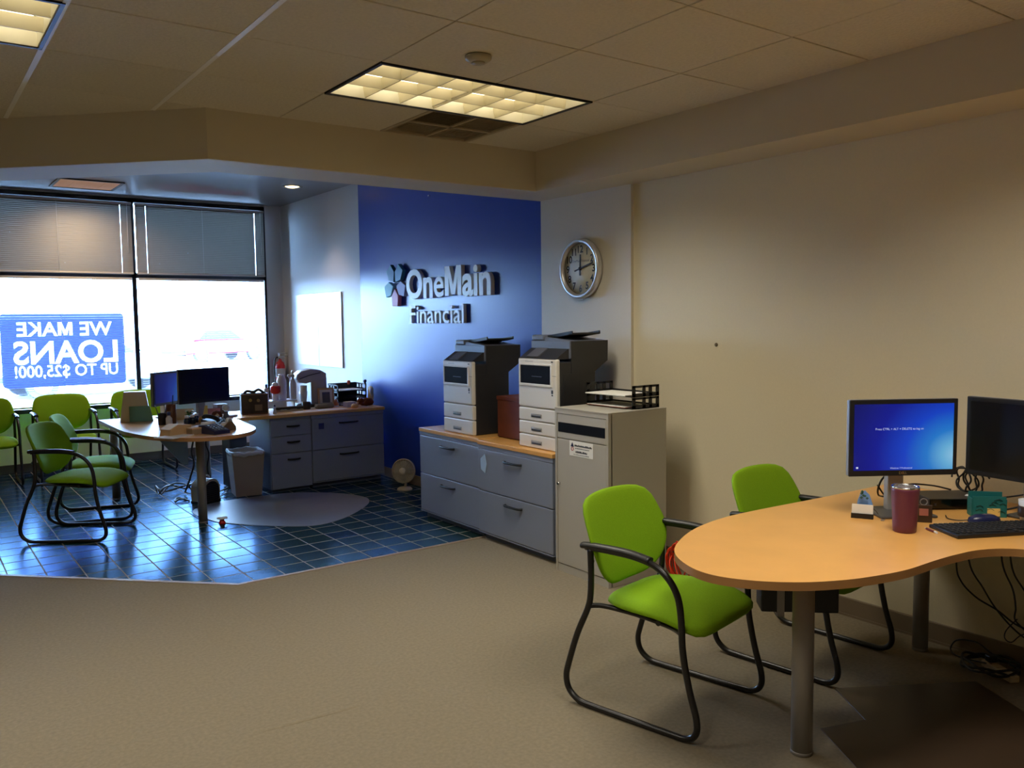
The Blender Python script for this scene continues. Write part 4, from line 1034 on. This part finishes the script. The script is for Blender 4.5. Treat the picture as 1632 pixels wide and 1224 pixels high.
def box_item(name, label, cat, x, y, z, sx_, sy_, sz_, m_, rz=0, bev=.004, extra=None, grp=None):
    t = thing(name, label, cat, (x, y, z), rz, grp)
    q = MB(); q.box(-sx_/2, sx_/2, -sy_/2, sy_/2, 0, sz_, bev); part('body', q, m_, t)
    for nm_, bx_, mm in (extra or []): q = MB(); q.box(*bx_); part(nm_, q, mm, t)
    return t
cup = [(.034, 0), (.036, .1), (.033, .1), (.031, .006), (0, .006)]
t = cyl_item('pen_cup', 'black pen cup beside beige brochure box on far desk', 'cup', -2.318, 7.731, DZ, cup, M_BLACKP)
for k, (dx, dy, m_) in enumerate(((-.012, .0, M_DKBROWN), (.012, .008, M_NAVY))):
    q = MB(); q.cyl((0, 0, .012), (dx*4, dy*3, .165), .004, n=8); single('pen', q, m_, ['brown', 'navy'][k]+' pen standing in the black pen cup', 'pen', (-2.318+dx*.3, 7.731+dy, DZ), 0)
t = cyl_item('tall_cup', 'tall brown wooden cup on the cluttered far desk', 'cup', -2.232, 7.77, DZ, [(.042, 0), (.044, .17), (.04, .17), (.038, .01), (0, .01)], M_BROWN)
q = MB(); q.cyl((0, 0, .012), (.02, .01, .25), .004, n=8); single('pen', q, M_INK, 'black pen standing in the tall brown cup', 'pen', (-2.227, 7.77, DZ), 0)
cyl_item('spray_bottle', 'small white bottle with blue cap beside tall brown cup', 'bottle', -2.28, 7.654, DZ, [(.025, 0), (.028, .01), (.027, .06), (.012, .08), (.012, .09), (0, .09)], M_WHITEP, [('cap', [(.015, .085), (.015, .115), (0, .118)], mat('slate_blue_cap', (70, 82, 120), .4))])
for k, (x, y) in enumerate(((-2.15, 7.577), (-2.092, 7.616), (-2.034, 7.712))):
    cyl_item('small_bottle', ['leftmost', 'middle', 'rightmost'][k]+' of three small dark bottles with white caps on far desk', 'bottle', x, y, DZ, [(.024, 0), (.026, .01), (.026, .045), (.014, .06), (0, .06)], mat('dark_teal_bottle', (24, 40, 56), .2), [('cap', [(.017, .058), (.018, .08), (0, .083)], M_WHITEP)], 'small dark bottles on the far desk')
cyl_item('yellow_pot', 'small round yellow pot among clutter on far desk', 'pot', -2.01, 7.577, DZ, [(.03, 0), (.042, .02), (.042, .05), (.034, .06), (.03, .052), (0, .05)], mat('mustard_glaze', (190, 138, 40), .4), [('rim', [(.034, .058), (.036, .062), (.033, .066), (.03, .06)], M_TAN)])
for k, (x, y, w_, h_, m_, lb) in enumerate(((-2.058, 8.001, .16, .10, M_TAN, 'tan card propped below dark monitor on far desk'), (-1.923, 7.866, .07, .13, M_YELLOW, 'pale yellow note card propped on far desk'), (-1.836, 7.847, .11, .1, mat('pink_card', (196, 120, 116), .7), 'pink card propped on far desk below dark monitor'))):
    q = MB(); q.box(-w_/2, w_/2, -.002, .002, 0, h_, M=Matrix.Rotation(-.15, 4, 'X')); single('card', q, m_, lb, 'card', (x, y, DZ), R(-16))
t = thing('desk_plant', 'tiny green leafy plant in grey pot on far desk', 'plant', (-2.077, 7.779, DZ))
q = MB(); q.lathe([(.03, 0), (.036, .05), (.03, .05), (0, .045)], n=16); part('pot', q, M_BGDARK, t)
q = MB(); random.seed(4)
for k in range(16):
    a = random.uniform(0, 2*PI); L_ = random.uniform(.04, .07); z_ = random.uniform(.01, .05)
    tip = Vector((math.cos(a)*L_, math.sin(a)*L_, .05+z_)); mid = Vector((math.cos(a)*L_*.5, math.sin(a)*L_*.5, .06+z_)); sd = Vector((-math.sin(a), math.cos(a), 0))*.012
    q.quad((0, 0, .046), mid+sd, tip, mid-sd)
part('foliage', q, M_PLANT, t)
t = thing('plush_toy', 'round brown plush toy with tan muzzle on far desk', 'toy', (-1.846, 7.731, DZ))
q = MB(); q.lathe([(0, 0), (.04, .012), (.05, .045), (.035, .08), (0, .09)], n=18); part('body', q, M_TEDDY, t)
q = MB(); q.lathe([(0, -.02), (.02, 0), (0, .02)], (-.01, -.045, .05), 12); part('muzzle', q, M_TAN, t)
cyl_item('white_figurine', 'white round topped figurine beside dark monitor on far desk', 'figurine', -1.769, 7.712, DZ, [(.028, 0), (.024, .04), (.014, .07), (.014, .08)], M_PRGREY, [('ball_top', [(0, .075), (.03, .095), (.033, .115), (.02, .138), (0, .142)], M_WHITEP)])
box_item('small_box', 'small grey brown box at right end of far desk', 'box', -1.692, 8.117, DZ, .11, .09, .11, mat('taupe_card', (120, 100, 92), .7), .2, extra=[('lid', (-.057, .057, -.047, .047, .095, .112, .002), mat('taupe_card', (0, 0, 0)))])
q = MB(); 
for k in range(5): q.box(-.12, .12, -.085, .085, k*.005, k*.005+.004, M=Matrix.Rotation(.12*math.sin(k*2.1), 4, 'Z'))
single('paper_stack', q, mat('cream_paper', (206, 182, 160), .7), 'loose pile of cream papers at far desk right end', 'paper', (-1.75, 7.895, DZ), .4)
t = thing('envelope_box', 'tan folded paper box at front of far desk', 'box', (-2.405, 6.96, DZ), R(24))
q = MB(); q.prism([(-.1, 0), (.09, 0), (.11, .07), (-.02, .085), (-.09, .05)], -.06, .06, .002, M=Matrix(((1, 0, 0, 0), (0, 0, -1, 0), (0, 1, 0, 0), (0, 0, 0, 1)))); part('body', q, M_TAN, t)
q = MB(); q.prism([(-.1, .052), (-.02, .087), (.11, .072), (.03, .05)], -.058, .058, .002, M=Matrix(((1, 0, 0, 0), (0, 0, -1, 0), (0, 1, 0, 0), (0, 0, 0, 1)))); part('flap', q, mat('tan_card_light', (222, 186, 138), .7), t)
box_item('card_box', 'small tan card box beside the dark desk calculator', 'box', -2.261, 6.912, DZ, .12, .09, .05, mat('khaki_card', (160, 140, 110), .7), .3, extra=[('lid', (-.062, .062, -.047, .047, .04, .053, .002), M_TAN)])
t = thing('desk_calculator', 'dark printing calculator at front edge of far desk', 'calculator', (-2.135, 6.844, DZ), R(20))
q = MB(); q.prism([(-.1, 0), (.1, 0), (.1, .065), (.05, .07), (-.1, .025)], -.075, .075, .004, M=Matrix(((0, 0, 1, 0), (1, 0, 0, 0), (0, 1, 0, 0), (0, 0, 0, 1)))); part('case', q, M_NAVY, t)
kq = None
for i in range(4):
    for j in range(4):
        if kq is None: q2 = MB(); q2.box(-.011, .011, -.011, .011, 0, .007, .002, 1); kq = q2.mesh('key', M_PRGREY)
        part('key', kq, parent=t, loc=(-.045+i*.03, -.075+j*.03, .033+j*.009), rot=(.29, 0, 0))
q = MB(); q.cyl((-.06, .075, .075), (.06, .075, .075), .016, n=14); part('paper_roll', q, M_PAPER, t)
t = thing('tape_dispenser', 'olive tape dispenser with white roll on far desk', 'dispenser', (-2, 6.941, DZ), R(35))
q = MB(); q.prism([(-.08, 0), (.08, 0), (.075, .03), (.03, .075), (-.03, .07), (-.08, .045)], -.03, .03, .004, M=Matrix(((1, 0, 0, 0), (0, 0, -1, 0), (0, 1, 0, 0), (0, 0, 0, 1)))); part('case', q, mat('olive_plastic', (110, 90, 52), .35), t)
q = MB(); q.lathe([(.018, -.012), (.034, -.012), (.034, .012), (.018, .012), (.018, -.012)], n=20, M=Matrix.Translation((.02, 0, .07)) @ Matrix.Rotation(PI/2, 4, 'X'), cap0=False, cap1=False); part('tape_roll', q, M_WHITEP, t)
q = MB(); q.box(-.11, .11, -.14, .14, 0, .002); single('paper_sheet', q, M_PAPER, 'white sheet lying mid far desk between cup and calculator', 'paper', (-2.174, 7.278, DZ), .5)
q = MB(); q.box(-.12, .12, -.09, .09, 0, .006); single('notepad', q, M_PAPER, 'flat white notepad at front left corner of far desk', 'notepad', (-2.444, 6.844, DZ), .6)
t = thing('desk_phone', 'dark desk telephone with handset amid far desk clutter', 'telephone', (-1.943, 7.404, DZ), R(30))
q = MB(); q.prism([(-.1, 0), (.1, 0), (.1, .055), (-.1, .02)], -.09, .09, .004, M=Matrix(((0, 0, 1, 0), (1, 0, 0, 0), (0, 1, 0, 0), (0, 0, 0, 1)))); part('base', q, M_CHARC, t)
q = MB(); q.tube(crom([(-.065, -.08, .04), (-.065, -.06, .058), (-.065, 0, .075), (-.065, .07, .078), (-.065, .09, .065)], 5), .018, 10); part('handset', q, M_BLACKP, t)
q = MB()
for i in range(4):
    for j in range(3): q.box(.0+j*.025, .016+j*.025, -.06+i*.03, -.042+i*.03, .03+i*.0105, .037+i*.0105)
part('keypad', q, M_PRGREY, t)

# ================================================================== CREDENZA ITEMS
CZ = .762
t = thing('desk_caddy', 'dark brown wooden desk caddy with brass plates on worktop', 'organizer', (-1.36, 8.15, CZ), R(-12))
q = MB(); q.box(-.125, .125, -.07, .07, 0, .2, .005); part('body', q, M_DKBROWN, t)
q = MB(); q.box(-.12, .12, -.078, -.07, .0, .012).box(-.13, .13, -.074, .074, .19, .2); part('moulding', q, M_BROWN, t)
for k, (x, z, r_) in enumerate(((-.04, .14, .016), (.035, .135, .016))):
    q = MB(); q.lathe([(r_, 0), (r_, .005), (0, .007)], n=16, M=Matrix.Translation((x, -.07, z)) @ Matrix.Rotation(PI/2, 4, 'X')); part('brass_stud', q, mat('aged_brass', (190, 160, 96), .35, .7), t)
q = MB(); q.box(-.0, .07, -.074, -.07, .035, .095, .002); part('brass_plate', q, mat('dull_brass', (130, 110, 80), .45, .4), t)
q = MB(); q.tube(crom([(-.09, 0, .2), (-.06, 0, .225), (0, 0, .215), (.05, 0, .235), (.1, 0, .2)], 5), .014, 8); part('carved_crest', q, M_DKBROWN, t)
t = thing('hole_punch', 'black three hole punch on worktop beside brown caddy', 'punch', (-1.02, 8.12, CZ), R(-6))
q = MB(); q.box(-.14, .14, -.035, .035, 0, .02, .004); part('base', q, M_BEIGE, t)
q = MB(); q.box(-.15, .15, -.028, .028, .025, .05, .01); part('arm', q, M_BLACKP, t)
for x in (-.1, 0, .1): q = MB(); q.cyl((x, 0, .018), (x, 0, .03), .018, n=14); part('punch_head', q, M_BLACKP, t)
cyl_item('figurine', 'tiny pale blue figurine at worktop front edge', 'figurine', -1.2, 8.02, CZ, [(.018, 0), (.016, .02), (.01, .045), (.014, .055), (.012, .07), (0, .078)], mat('pale_blue_glaze', (190, 205, 235), .3), [('hat', [(.013, .07), (.004, .085), (0, .09)], M_NAVY)])
cyl_item('dark_cup', 'short dark cup on worktop right of the punch', 'cup', -.8, 8.2, CZ, [(.04, 0), (.044, .075), (.04, .075), (.036, .008), (0, .008)], M_BLACKP)
box_item('pouch', 'olive grey zip pouch in front of photo frame', 'pouch', -.62, 8.16, CZ, .2, .08, .05, mat('olive_cloth', (120, 114, 96), .85), .1, .02, [('zip', (-.09, .09, -.004, .004, .046, .053), M_BLACKP)])
t = thing('photo_frame', 'tan framed picture standing on worktop beside letter trays', 'frame', (-.55, 8.27, CZ), R(-14))
Mx = Matrix.Rotation(-.18, 4, 'X')
q = MB(); q.box(-.085, .085, -.008, .008, 0, .2, .003, M=Mx); part('frame', q, M_TAN, t)
q = MB(); q.box(-.065, .065, -.011, -.007, .02, .18, M=Mx); part('mount', q, M_PAPER, t)
q = MB(); q.box(-.04, .04, -.013, -.01, .045, .155, M=Mx); part('picture', q, mat('dim_picture', (92, 96, 96), .5), t)
cyl_item('figurine', 'small orange and white figurine beside the photo frame', 'figurine', -.465, 8.22, CZ, [(.026, 0), (.028, .03), (.016, .055), (.018, .07), (0, .085)], mat('terracotta', (196, 112, 70), .5), [('base', [(.03, 0), (.03, .012), (.026, .014)], M_WHITEP)])
box_item('note_cube', 'pale blue white note cube in front of letter trays', 'note pad', -.37, 8.1, CZ, .1, .08, .055, mat('pale_blue_paper', (196, 208, 236), .7), .1, .002, [('top_sheet', (-.049, .049, -.039, .039, .0545, .0565), M_PAPER)])
t = thing('letter_tray', 'three tier black letter tray on worktop against white wall', 'tray', (-.25, 8.4, CZ), R(0))
for k in range(3): letter_tray(t, k*.075, .33, .26, .075, M_BLACKP)
q = MB(); q.box(-.165, .165, .12, .126, 0, .225); part('back_panel', q, M_BLACKP, t)
for k in range(2):
    q = MB(); q.box(-.13, .12, -.12, .1, 0, .008); single('paper_stack', q, M_PAPER, ['white papers in the bottom tier of the three tier tray', 'white papers in the top tier of the three tier tray'][k], 'paper', (-.25, 8.4, CZ+.0065+.15*k), .02)
for k, (x, m_, lb) in enumerate(((-.29, mat('orange_pin', (226, 92, 50), .4), 'orange knob perched on top of three tier tray'), (-.1, M_NAVY, 'navy knob perched on top of three tier tray'))):
    q = MB(); q.lathe([(.012, 0), (.01, .008), (.018, .018), (.02, .03), (.012, .042), (0, .044)], n=14); single('knob', q, m_, lb, 'knob', (x, 8.273, CZ+.223))
t = thing('trinket', 'cream ornate trinket hanging off right of the three tier tray', 'ornament', (-.045, 8.22, CZ))
q = MB(); q.lathe([(.035, 0), (.03, .02), (.045, .05), (.05, .1), (.04, .14), (.05, .16), (.03, .19), (0, .195)], n=18, M=Matrix.Diagonal((.55, 1, 1, 1)) @ Matrix.Translation((-.03, 0, 0))); part('body', q, mat('cream_resin', (206, 196, 172), .6, noise=.1, scale=50), t)
q = MB(); q.tube(crom([(-.03, -.03, .17), (-.045, -.05, .13), (-.03, -.05, .09)], 4), .008, 8); part('scroll', q, M_WHITEP, t)
t = thing('plush_toy', 'brown plush dog lying at right end of the worktop', 'toy', (-.19, 8.06, CZ))
q = MB(); q.lathe([(0, 0), (.05, .01), (.065, .04), (.045, .08), (0, .09)], n=18, M=Matrix.Diagonal((1.25, .8, 1, 1))); part('body', q, M_TEDDY, t)
q = MB(); q.lathe([(0, 0), (.035, .012), (.04, .04), (.02, .07), (0, .074)], (-.08, -.02, .02), 16); part('head', q, M_TEDDY, t)
q = MB(); q.lathe([(0, -.015), (.016, 0), (0, .015)], (-.115, -.03, .045), 10); part('muzzle', q, M_TAN, t)
cyl_item('gourd', 'small tan gourd at front of the worktop', 'ornament', -.37, 7.97, CZ, [(0, 0), (.035, .006), (.04, .024), (.028, .042), (0, .046)], mat('gourd_tan', (206, 166, 110), .6), [('stalk', [(.006, .04), (.004, .06), (0, .061)], M_BROWN)])
q = MB(); q.box(-.28, .28, -.07, .07, 0, .003); single('paper_sheet', q, M_PAPER, 'long white papers lying on worktop front', 'paper', (-.75, 8.0, CZ), .03)
# white tray with bottles, coffee appliance
t = thing('raised_tray', 'white raised tray carrying bottles at worktop back', 'tray', (-1.0, 8.46, CZ))
q = MB(); q.box(-.17, .17, -.1, .1, .075, .09, .004); part('board', q, M_WHITEP, t)
for x in (-.14, .14):
    q = MB(); q.box(x-.008, x+.008, -.09, .09, 0, .075); part('leg', q, M_WHITEP, t)
BZ = CZ+.09
cyl_item('bottle', 'slim blue and white bottle on the white tray', 'bottle', -1.13, 8.43, BZ, [(.022, 0), (.024, .01), (.024, .12), (.012, .14), (0, .14)], M_WHITEP, [('cap', [(.014, .135), (.014, .17), (0, .172)], mat('cap_blue', (50, 80, 160), .4))])
cyl_item('red_tub', 'red tub with white cap on the white tray', 'tub', -1.04, 8.42, BZ, [(.03, 0), (.03, .07), (.05, .085), (.052, .14), (.045, .15), (0, .15)], M_RED, [('cap', [(.03, .148), (.032, .17), (.02, .185), (0, .187)], M_WHITEP), ('white_base', [(.032, 0), (.032, .068), (.03, .07)], M_WHITEP)])
cyl_item('white_jug', 'plain white jug beside red tub on the tray', 'jug', -.957, 8.46, BZ, [(.045, 0), (.048, .02), (.048, .2), (.036, .235), (.03, .25), (0, .25)], M_WHITEP, [('lid', [(.03, .248), (.03, .262), (0, .264)], M_WHITEP)])
t = cyl_item('spray_bottle', 'tall white spray bottle at tray right end', 'bottle', -.848, 8.43, BZ, [(.03, 0), (.033, .01), (.033, .17), (.015, .215), (.013, .23), (0, .23)], M_WHITEP)
q = MB(); q.box(-.05, .02, -.012, .012, .23, .26, .006).box(-.06, -.045, -.006, .006, .24, .252).cyl((0, 0, .25), (0, 0, .30), .014, .01, n=12); part('spray_head', q, M_WHITEP, t)
q = MB(); q.prism([(-.035, .235), (-.028, .235), (-.02, .19), (-.027, .188)], -.005, .005, M=Matrix(((1, 0, 0, 0), (0, 0, -1, 0), (0, 1, 0, 0), (0, 0, 0, 1)))); part('trigger', q, M_WHITEP, t)
t = thing('coffee_maker', 'rounded pale grey countertop brewer with dark base by white wall', 'appliance', (-.66, 8.45, CZ), R(-10))
ma = mat('pale_grey_plastic', (176, 172, 170), .4)
q = MB(); q.box(-.16, .16, -.1, .1, .0, .03, .008); part('base', q, M_BLACKP, t)
q = MB(); q.box(.0, .16, -.09, .1, .03, .36, .02, 3); part('column', q, ma, t)
q = MB(); q.prism([(-.15, .30), (-.145, .345), (-.1, .38), (0, .4), (.1, .385), (.16, .35), (.16, .29), (.02, .27), (-.05, .25), (-.12, .26)], -.1, .1, .008, M=Matrix(((1, 0, 0, 0), (0, 0, -1, 0), (0, 1, 0, 0), (0, 0, 0, 1))), smooth=True); part('head', q, ma, t)
q = MB(); q.tube([(-.12, -.103, .3), (-.02, -.104, .335), (.1, -.103, .36)], .004, 6); part('seam', q, M_CHARC, t)
q = MB(); q.box(.165, .172, -.06, .06, .1, .3, .003); part('water_window', q, mat('pale_blue_plastic', (150, 170, 214), .3), t)
q = MB(); q.box(-.14, 0, -.07, .08, .03, .04, .003); part('drip_plate', q, M_STEEL, t)
cyl_item('paper_cup', 'white cup standing under the pale grey brewer head', 'cup', -.735, 8.43, CZ+.04, [(.03, 0), (.04, .185), (.037, .185), (.027, .006), (0, .006)], M_PAPER, [('sleeve', [(.033, .05), (.041, .13), (.0425, .13), (.035, .05)], M_WHITEP)])

# fire extinguisher on the white wall corner
t = thing('fire_extinguisher', 'red fire extinguisher with label hung in window corner', 'extinguisher', (-.11, 10.73, .68))
q = MB(); q.lathe([(.05, 0), (.062, .012), (.062, .40), (.05, .445), (.022, .47), (.022, .49), (0, .49)], n=24); part('cylinder', q, M_RED, t)
q = MB(); q.lathe([(.0632, .26), (.0632, .37)], n=24, cap0=False, cap1=False); q.lathe([(.0632, .08), (.0632, .2)], n=24, cap0=False, cap1=False); part('label_band', q, mat('label_grey', (190, 188, 186), .6), t)
q = MB(); q.cyl((0, 0, .48), (0, 0, .53), .02, n=14).box(-.02, .11, -.012, .012, .52, .535, .003).box(-.02, .1, -.01, .01, .56, .572, .003).box(-.025, -.005, -.01, .01, .5, .572); part('valve_handle', q, M_CHROME, t)
q = MB(); q.tube(crom([(-.02, 0, .515), (-.07, -.02, .5), (-.085, -.02, .4), (-.08, -.02, .2), (-.078, -.02, .06)], 6), .009, 8); part('hose', q, M_BLACKP, t)
q = MB(); q.box(-.03, .03, .06, .11, .1, .4); part('bracket', q, M_STEEL, t)

# ================================================================== FLOOR ITEMS ON TILES
t = thing('trash_bin', 'tan trash bin with white liner beside drawer pedestal', 'bin', (-1.49, 8.07, 0), R(-8))
def taper(q, w0, d0, w1, d1, z0, z1, th):
    Rr = lambda w_, d_, z_: [(-w_/2, -d_/2, z_), (w_/2, -d_/2, z_), (w_/2, d_/2, z_), (-w_/2, d_/2, z_)]
    a, b, c, d = Rr(w0, d0, z0), Rr(w1, d1, z1), Rr(w1-th, d1-th, z1), Rr(w0-th, d0-th, z0+.008)
    for k in range(4):
        k2 = (k+1) % 4; q.quad(a[k], a[k2], b[k2], b[k]); q.quad(b[k], b[k2], c[k2], c[k]); q.quad(c[k], c[k2], d[k2], d[k])
    q.quad(*a); q.quad(*d)
q = MB(); taper(q, .24, .26, .30, .33, 0, .42, .008); bmesh.ops.remove_doubles(q.bm, verts=q.bm.verts[:], dist=1e-4); part('bucket', q, M_BIN, t)
q = MB(); n_ = 48
def lin_pt(i, j):
    a = 2*PI*i/n_; c_, s_ = math.cos(a), math.sin(a); k_ = (abs(c_)**8+abs(s_)**8)**(-1/8)
    off = [.004, .010, .012, .006, -.012, -.02][j]; z_ = [.388, .4, .415, .43, .428, .37][j]
    z_ += (.005*math.sin(5*a+1)+.004*math.sin(11*a)) * (1 if j in (0, 3, 4) else .3)
    ww = .15-(.42-min(z_, .42))*.07
    return (c_*k_*(ww+off), s_*k_*(ww+.015+off), z_)
q.grid(lin_pt, n_, 6, True); part('liner', q, M_LINER, t)
t = thing('fan_heater', 'small pale fan heater with dark arched grille under far desk', 'heater', (-1.91, 7.95, 0), R(27))
arch = [(-.1, 0.015), (.1, .015), (.1, .13)]+[(.1*math.cos(R(a)), .13+.09*math.sin(R(a))) for a in range(15, 180, 15)]+[(-.1, .13)]
XZ = Matrix(((1, 0, 0, 0), (0, 0, -1, 0), (0, 1, 0, 0), (0, 0, 0, 1)))
q = MB(); q.prism(arch, -.08, .08, .006, M=XZ); part('case', q, M_BEIGEL, t)
q = MB(); q.prism([(x*.82, .02+(z-.015)*.86) for x, z in arch], .08, .086, M=XZ); gr = part('grille', q, M_STEELD, t)
q = MB()
for k in range(8): q.box(-.07, .07, -.09, -.086, .035+k*.018, .039+k*.018)
part('grille_bar', q, M_CHARC, gr)
q = MB(); q.tube(crom([(-.05, 0, .21), (-.03, 0, .24), (.03, 0, .24), (.05, 0, .21)], 5), .009, 8); part('handle', q, M_WHITEP, t)
q = MB(); q.box(-.105, .105, -.085, .085, 0, .016, .004); part('foot', q, M_BLACKP, t)
cable('floor_cable', 'black power cord running from heater toward trash bin', [(-1.82, 8.03, .06), (-1.76, 8.1, .05), (-1.7, 8.2, .03), (-1.6, 8.36, .015), (-1.5, 8.5, .012)], .006)
cable('floor_cable', 'second dark cord looping beside heater under far desk', [(-1.8, 7.98, .03), (-1.74, 8.05, .012), (-1.68, 8.08, .03), (-1.66, 8.2, .012), (-1.6, 8.3, .012)], .005, M_CHARC)
cable('floor_cable', 'black cord bunched left of the heater on tiles', [(-2.04, 8.02, .01), (-2.1, 8.08, .03), (-2.16, 8.05, .012), (-2.12, 8.14, .03), (-2.04, 8.12, .015), (-2.1, 8.22, .012)], .008)
pts = []
for k in range(26):
    a = k*.8; pts.append((-2.08+.16*math.cos(a*.5)+.03*math.cos(a), 8.5+.09*math.sin(a), .02+.07*abs(math.sin(k*.55))))
cable('floor_cable', 'tangle of dark cables on tiles under pale modesty panel', pts, .008)
cable('hanging_cable', 'dark twisted cable hanging under the far desk', [(-1.91, 8.2, .742), (-1.9, 8.32, .55), (-1.92, 8.33, .42), (-1.9, 8.34, .3), (-1.94, 8.36, .15), (-1.98, 8.4, .02)], .009)
cable('hanging_cable', 'thin dark cable hanging near the far desk front leg', [(-1.82, 8.1, .742), (-1.8, 8.2, .6), (-1.82, 8.2, .5), (-1.79, 8.22, .4), (-1.8, 8.25, .25), (-1.75, 8.3, .02)], .006)
t = thing('computer_tower', 'black computer tower under worktop behind trash bin', 'computer', (-1.46, 8.45, 0))
q = MB(); q.box(-.085, .085, -.1, .16, .01, .52, .006); part('case', q, M_BLACKP, t)
q = MB(); q.box(-.08, .08, -.104, -.1, .02, .51, .004); part('front_panel', q, M_CHARC, t)
t = thing('floor_fan', 'small beige round desk fan on tiles against blue wall', 'fan', (-.2, 7.25, 0), R(-50))
RF = Matrix.Translation((0, -.03, .19)) @ Matrix.Rotation(PI/2-.12, 4, 'X')
q = MB()
for rr_ in (.115, .1, .085, .07, .055, .04):
    zf = .03*(1-(rr_/.12)**2); q.tube([RF @ Vector((rr_*math.cos(a*PI/16), rr_*math.sin(a*PI/16), zf)) for a in range(32)], .0022, 5, True)
for k in range(24):
    a = k*PI/12; q.tube([RF @ Vector((r_*math.cos(a), r_*math.sin(a), .03*(1-(r_/.12)**2))) for r_ in (.03, .06, .09, .118)], .0016, 4)
part('front_guard', q, M_BEIGE, t)
q = MB(); q.lathe([(.113, -.03), (.12, -.02), (.12, .005), (.113, .01)], n=36, M=RF, cap0=False, cap1=False); q.lathe([(.115, -.03), (.06, -.05), (0, -.05)], n=30, M=RF, cap0=False); part('rear_shell', q, M_BEIGE, t)
q = MB(); q.lathe([(.034, .026), (.03, .034), (.012, .037), (0, .037)], n=20, M=RF); part('hub_badge', q, M_BEIGEL, t)
for k in range(4):
    q = MB(); q.prism([(.015, -.012), (.09, -.03), (.1, .01), (.08, .035), (.015, .015)], -.002, .002, M=RF @ Matrix.Translation((0, 0, -.008)) @ Matrix.Rotation(k*PI/2, 4, 'Z') @ Matrix.Rotation(.35, 4, 'X')); part('blade', q, mat('fan_blade', (186, 176, 156), .4), t)
q = MB(); q.tube(crom([(0, .03, .17), (0, .055, .12), (0, .03, .05), (0, 0, .015)], 5), .013, 10); part('neck', q, M_BEIGE, t)
q = MB(); q.lathe([(.075, 0), (.075, .01), (.06, .022), (0, .026)], n=28); part('base', q, M_BEIGE, t)
t = thing('floor_stopper', 'small red stopper with white cap on tiles by desk leg', 'stopper', (-2.06, 6.98, 0))
q = MB(); q.lathe([(.03, 0), (.026, .012), (.017, .03), (.017, .04), (0, .04)], n=16); part('body', q, M_RED, t)
q = MB(); q.lathe([(.02, .038), (.042, .042), (.042, .052), (0, .056)], n=18); part('cap', q, M_WHITEP, t)

# ================================================================== OUTSIDE CARS
def car(name, label, loc, rz, m_):
    t = thing(name, label, 'car', loc, rz)
    prof = [(-2.2, .35), (-2.15, .75), (-1.9, .88), (-1.2, .93), (.9, .93), (1.9, .84), (2.2, .65), (2.22, .35)]
    cab = [(-1.75, .9), (-1.15, 1.38), (.25, 1.42), (.95, .93)]
    q = MB(); q.prism(prof, -.86, .86, .05, M=XZ); part('body', q, m_, t)
    q = MB(); q.prism(cab, -.74, .74, .05, M=XZ); cb = part('cabin', q, m_, t)
    for sd in (-1, 1):
        q = MB(); q.prism([(-1.45, .96), (-1.08, 1.32), (.2, 1.35), (.75, .97)], sd*.745-.006, sd*.745+.006, M=XZ); part('side_window', q, M_CARGL, cb)
        for x in (-1.4, 1.35):
            q = MB(); q.cyl((x, sd*.7, .33), (x, sd*.89, .33), .33, n=24); wh = part('wheel', q, M_TYRE, t)
            q = MB(); q.cyl((x, sd*.885, .33), (x, sd*.9, .33), .2, n=18); part('hubcap', q, M_CHROME, wh)
    q = MB(); q.quad((.3, -.66, 1.40), (.3, .66, 1.40), (.98, .7, .95), (.98, -.7, .95)); part('windscreen', q, M_CARGL, cb)
    q = MB(); q.box(2.19, 2.25, -.8, -.5, .6, .72, .02).box(2.19, 2.25, .5, .8, .6, .72, .02); part('headlamp', q, M_WHITEP, t)
    q = MB(); q.box(-2.24, -2.16, -.85, .85, .4, .55, .03).box(2.16, 2.26, -.85, .85, .36, .52, .03); part('bumper', q, M_CHARC, t)
    return t
car('car', 'red car parked in the bright lot beyond right window', (7.3, 38.0, -.02), R(20), M_CARRED)
car('car', 'pale car parked in bright lot behind left monitor', (-.3, 22.5, -.02), R(8), M_CARPALE)
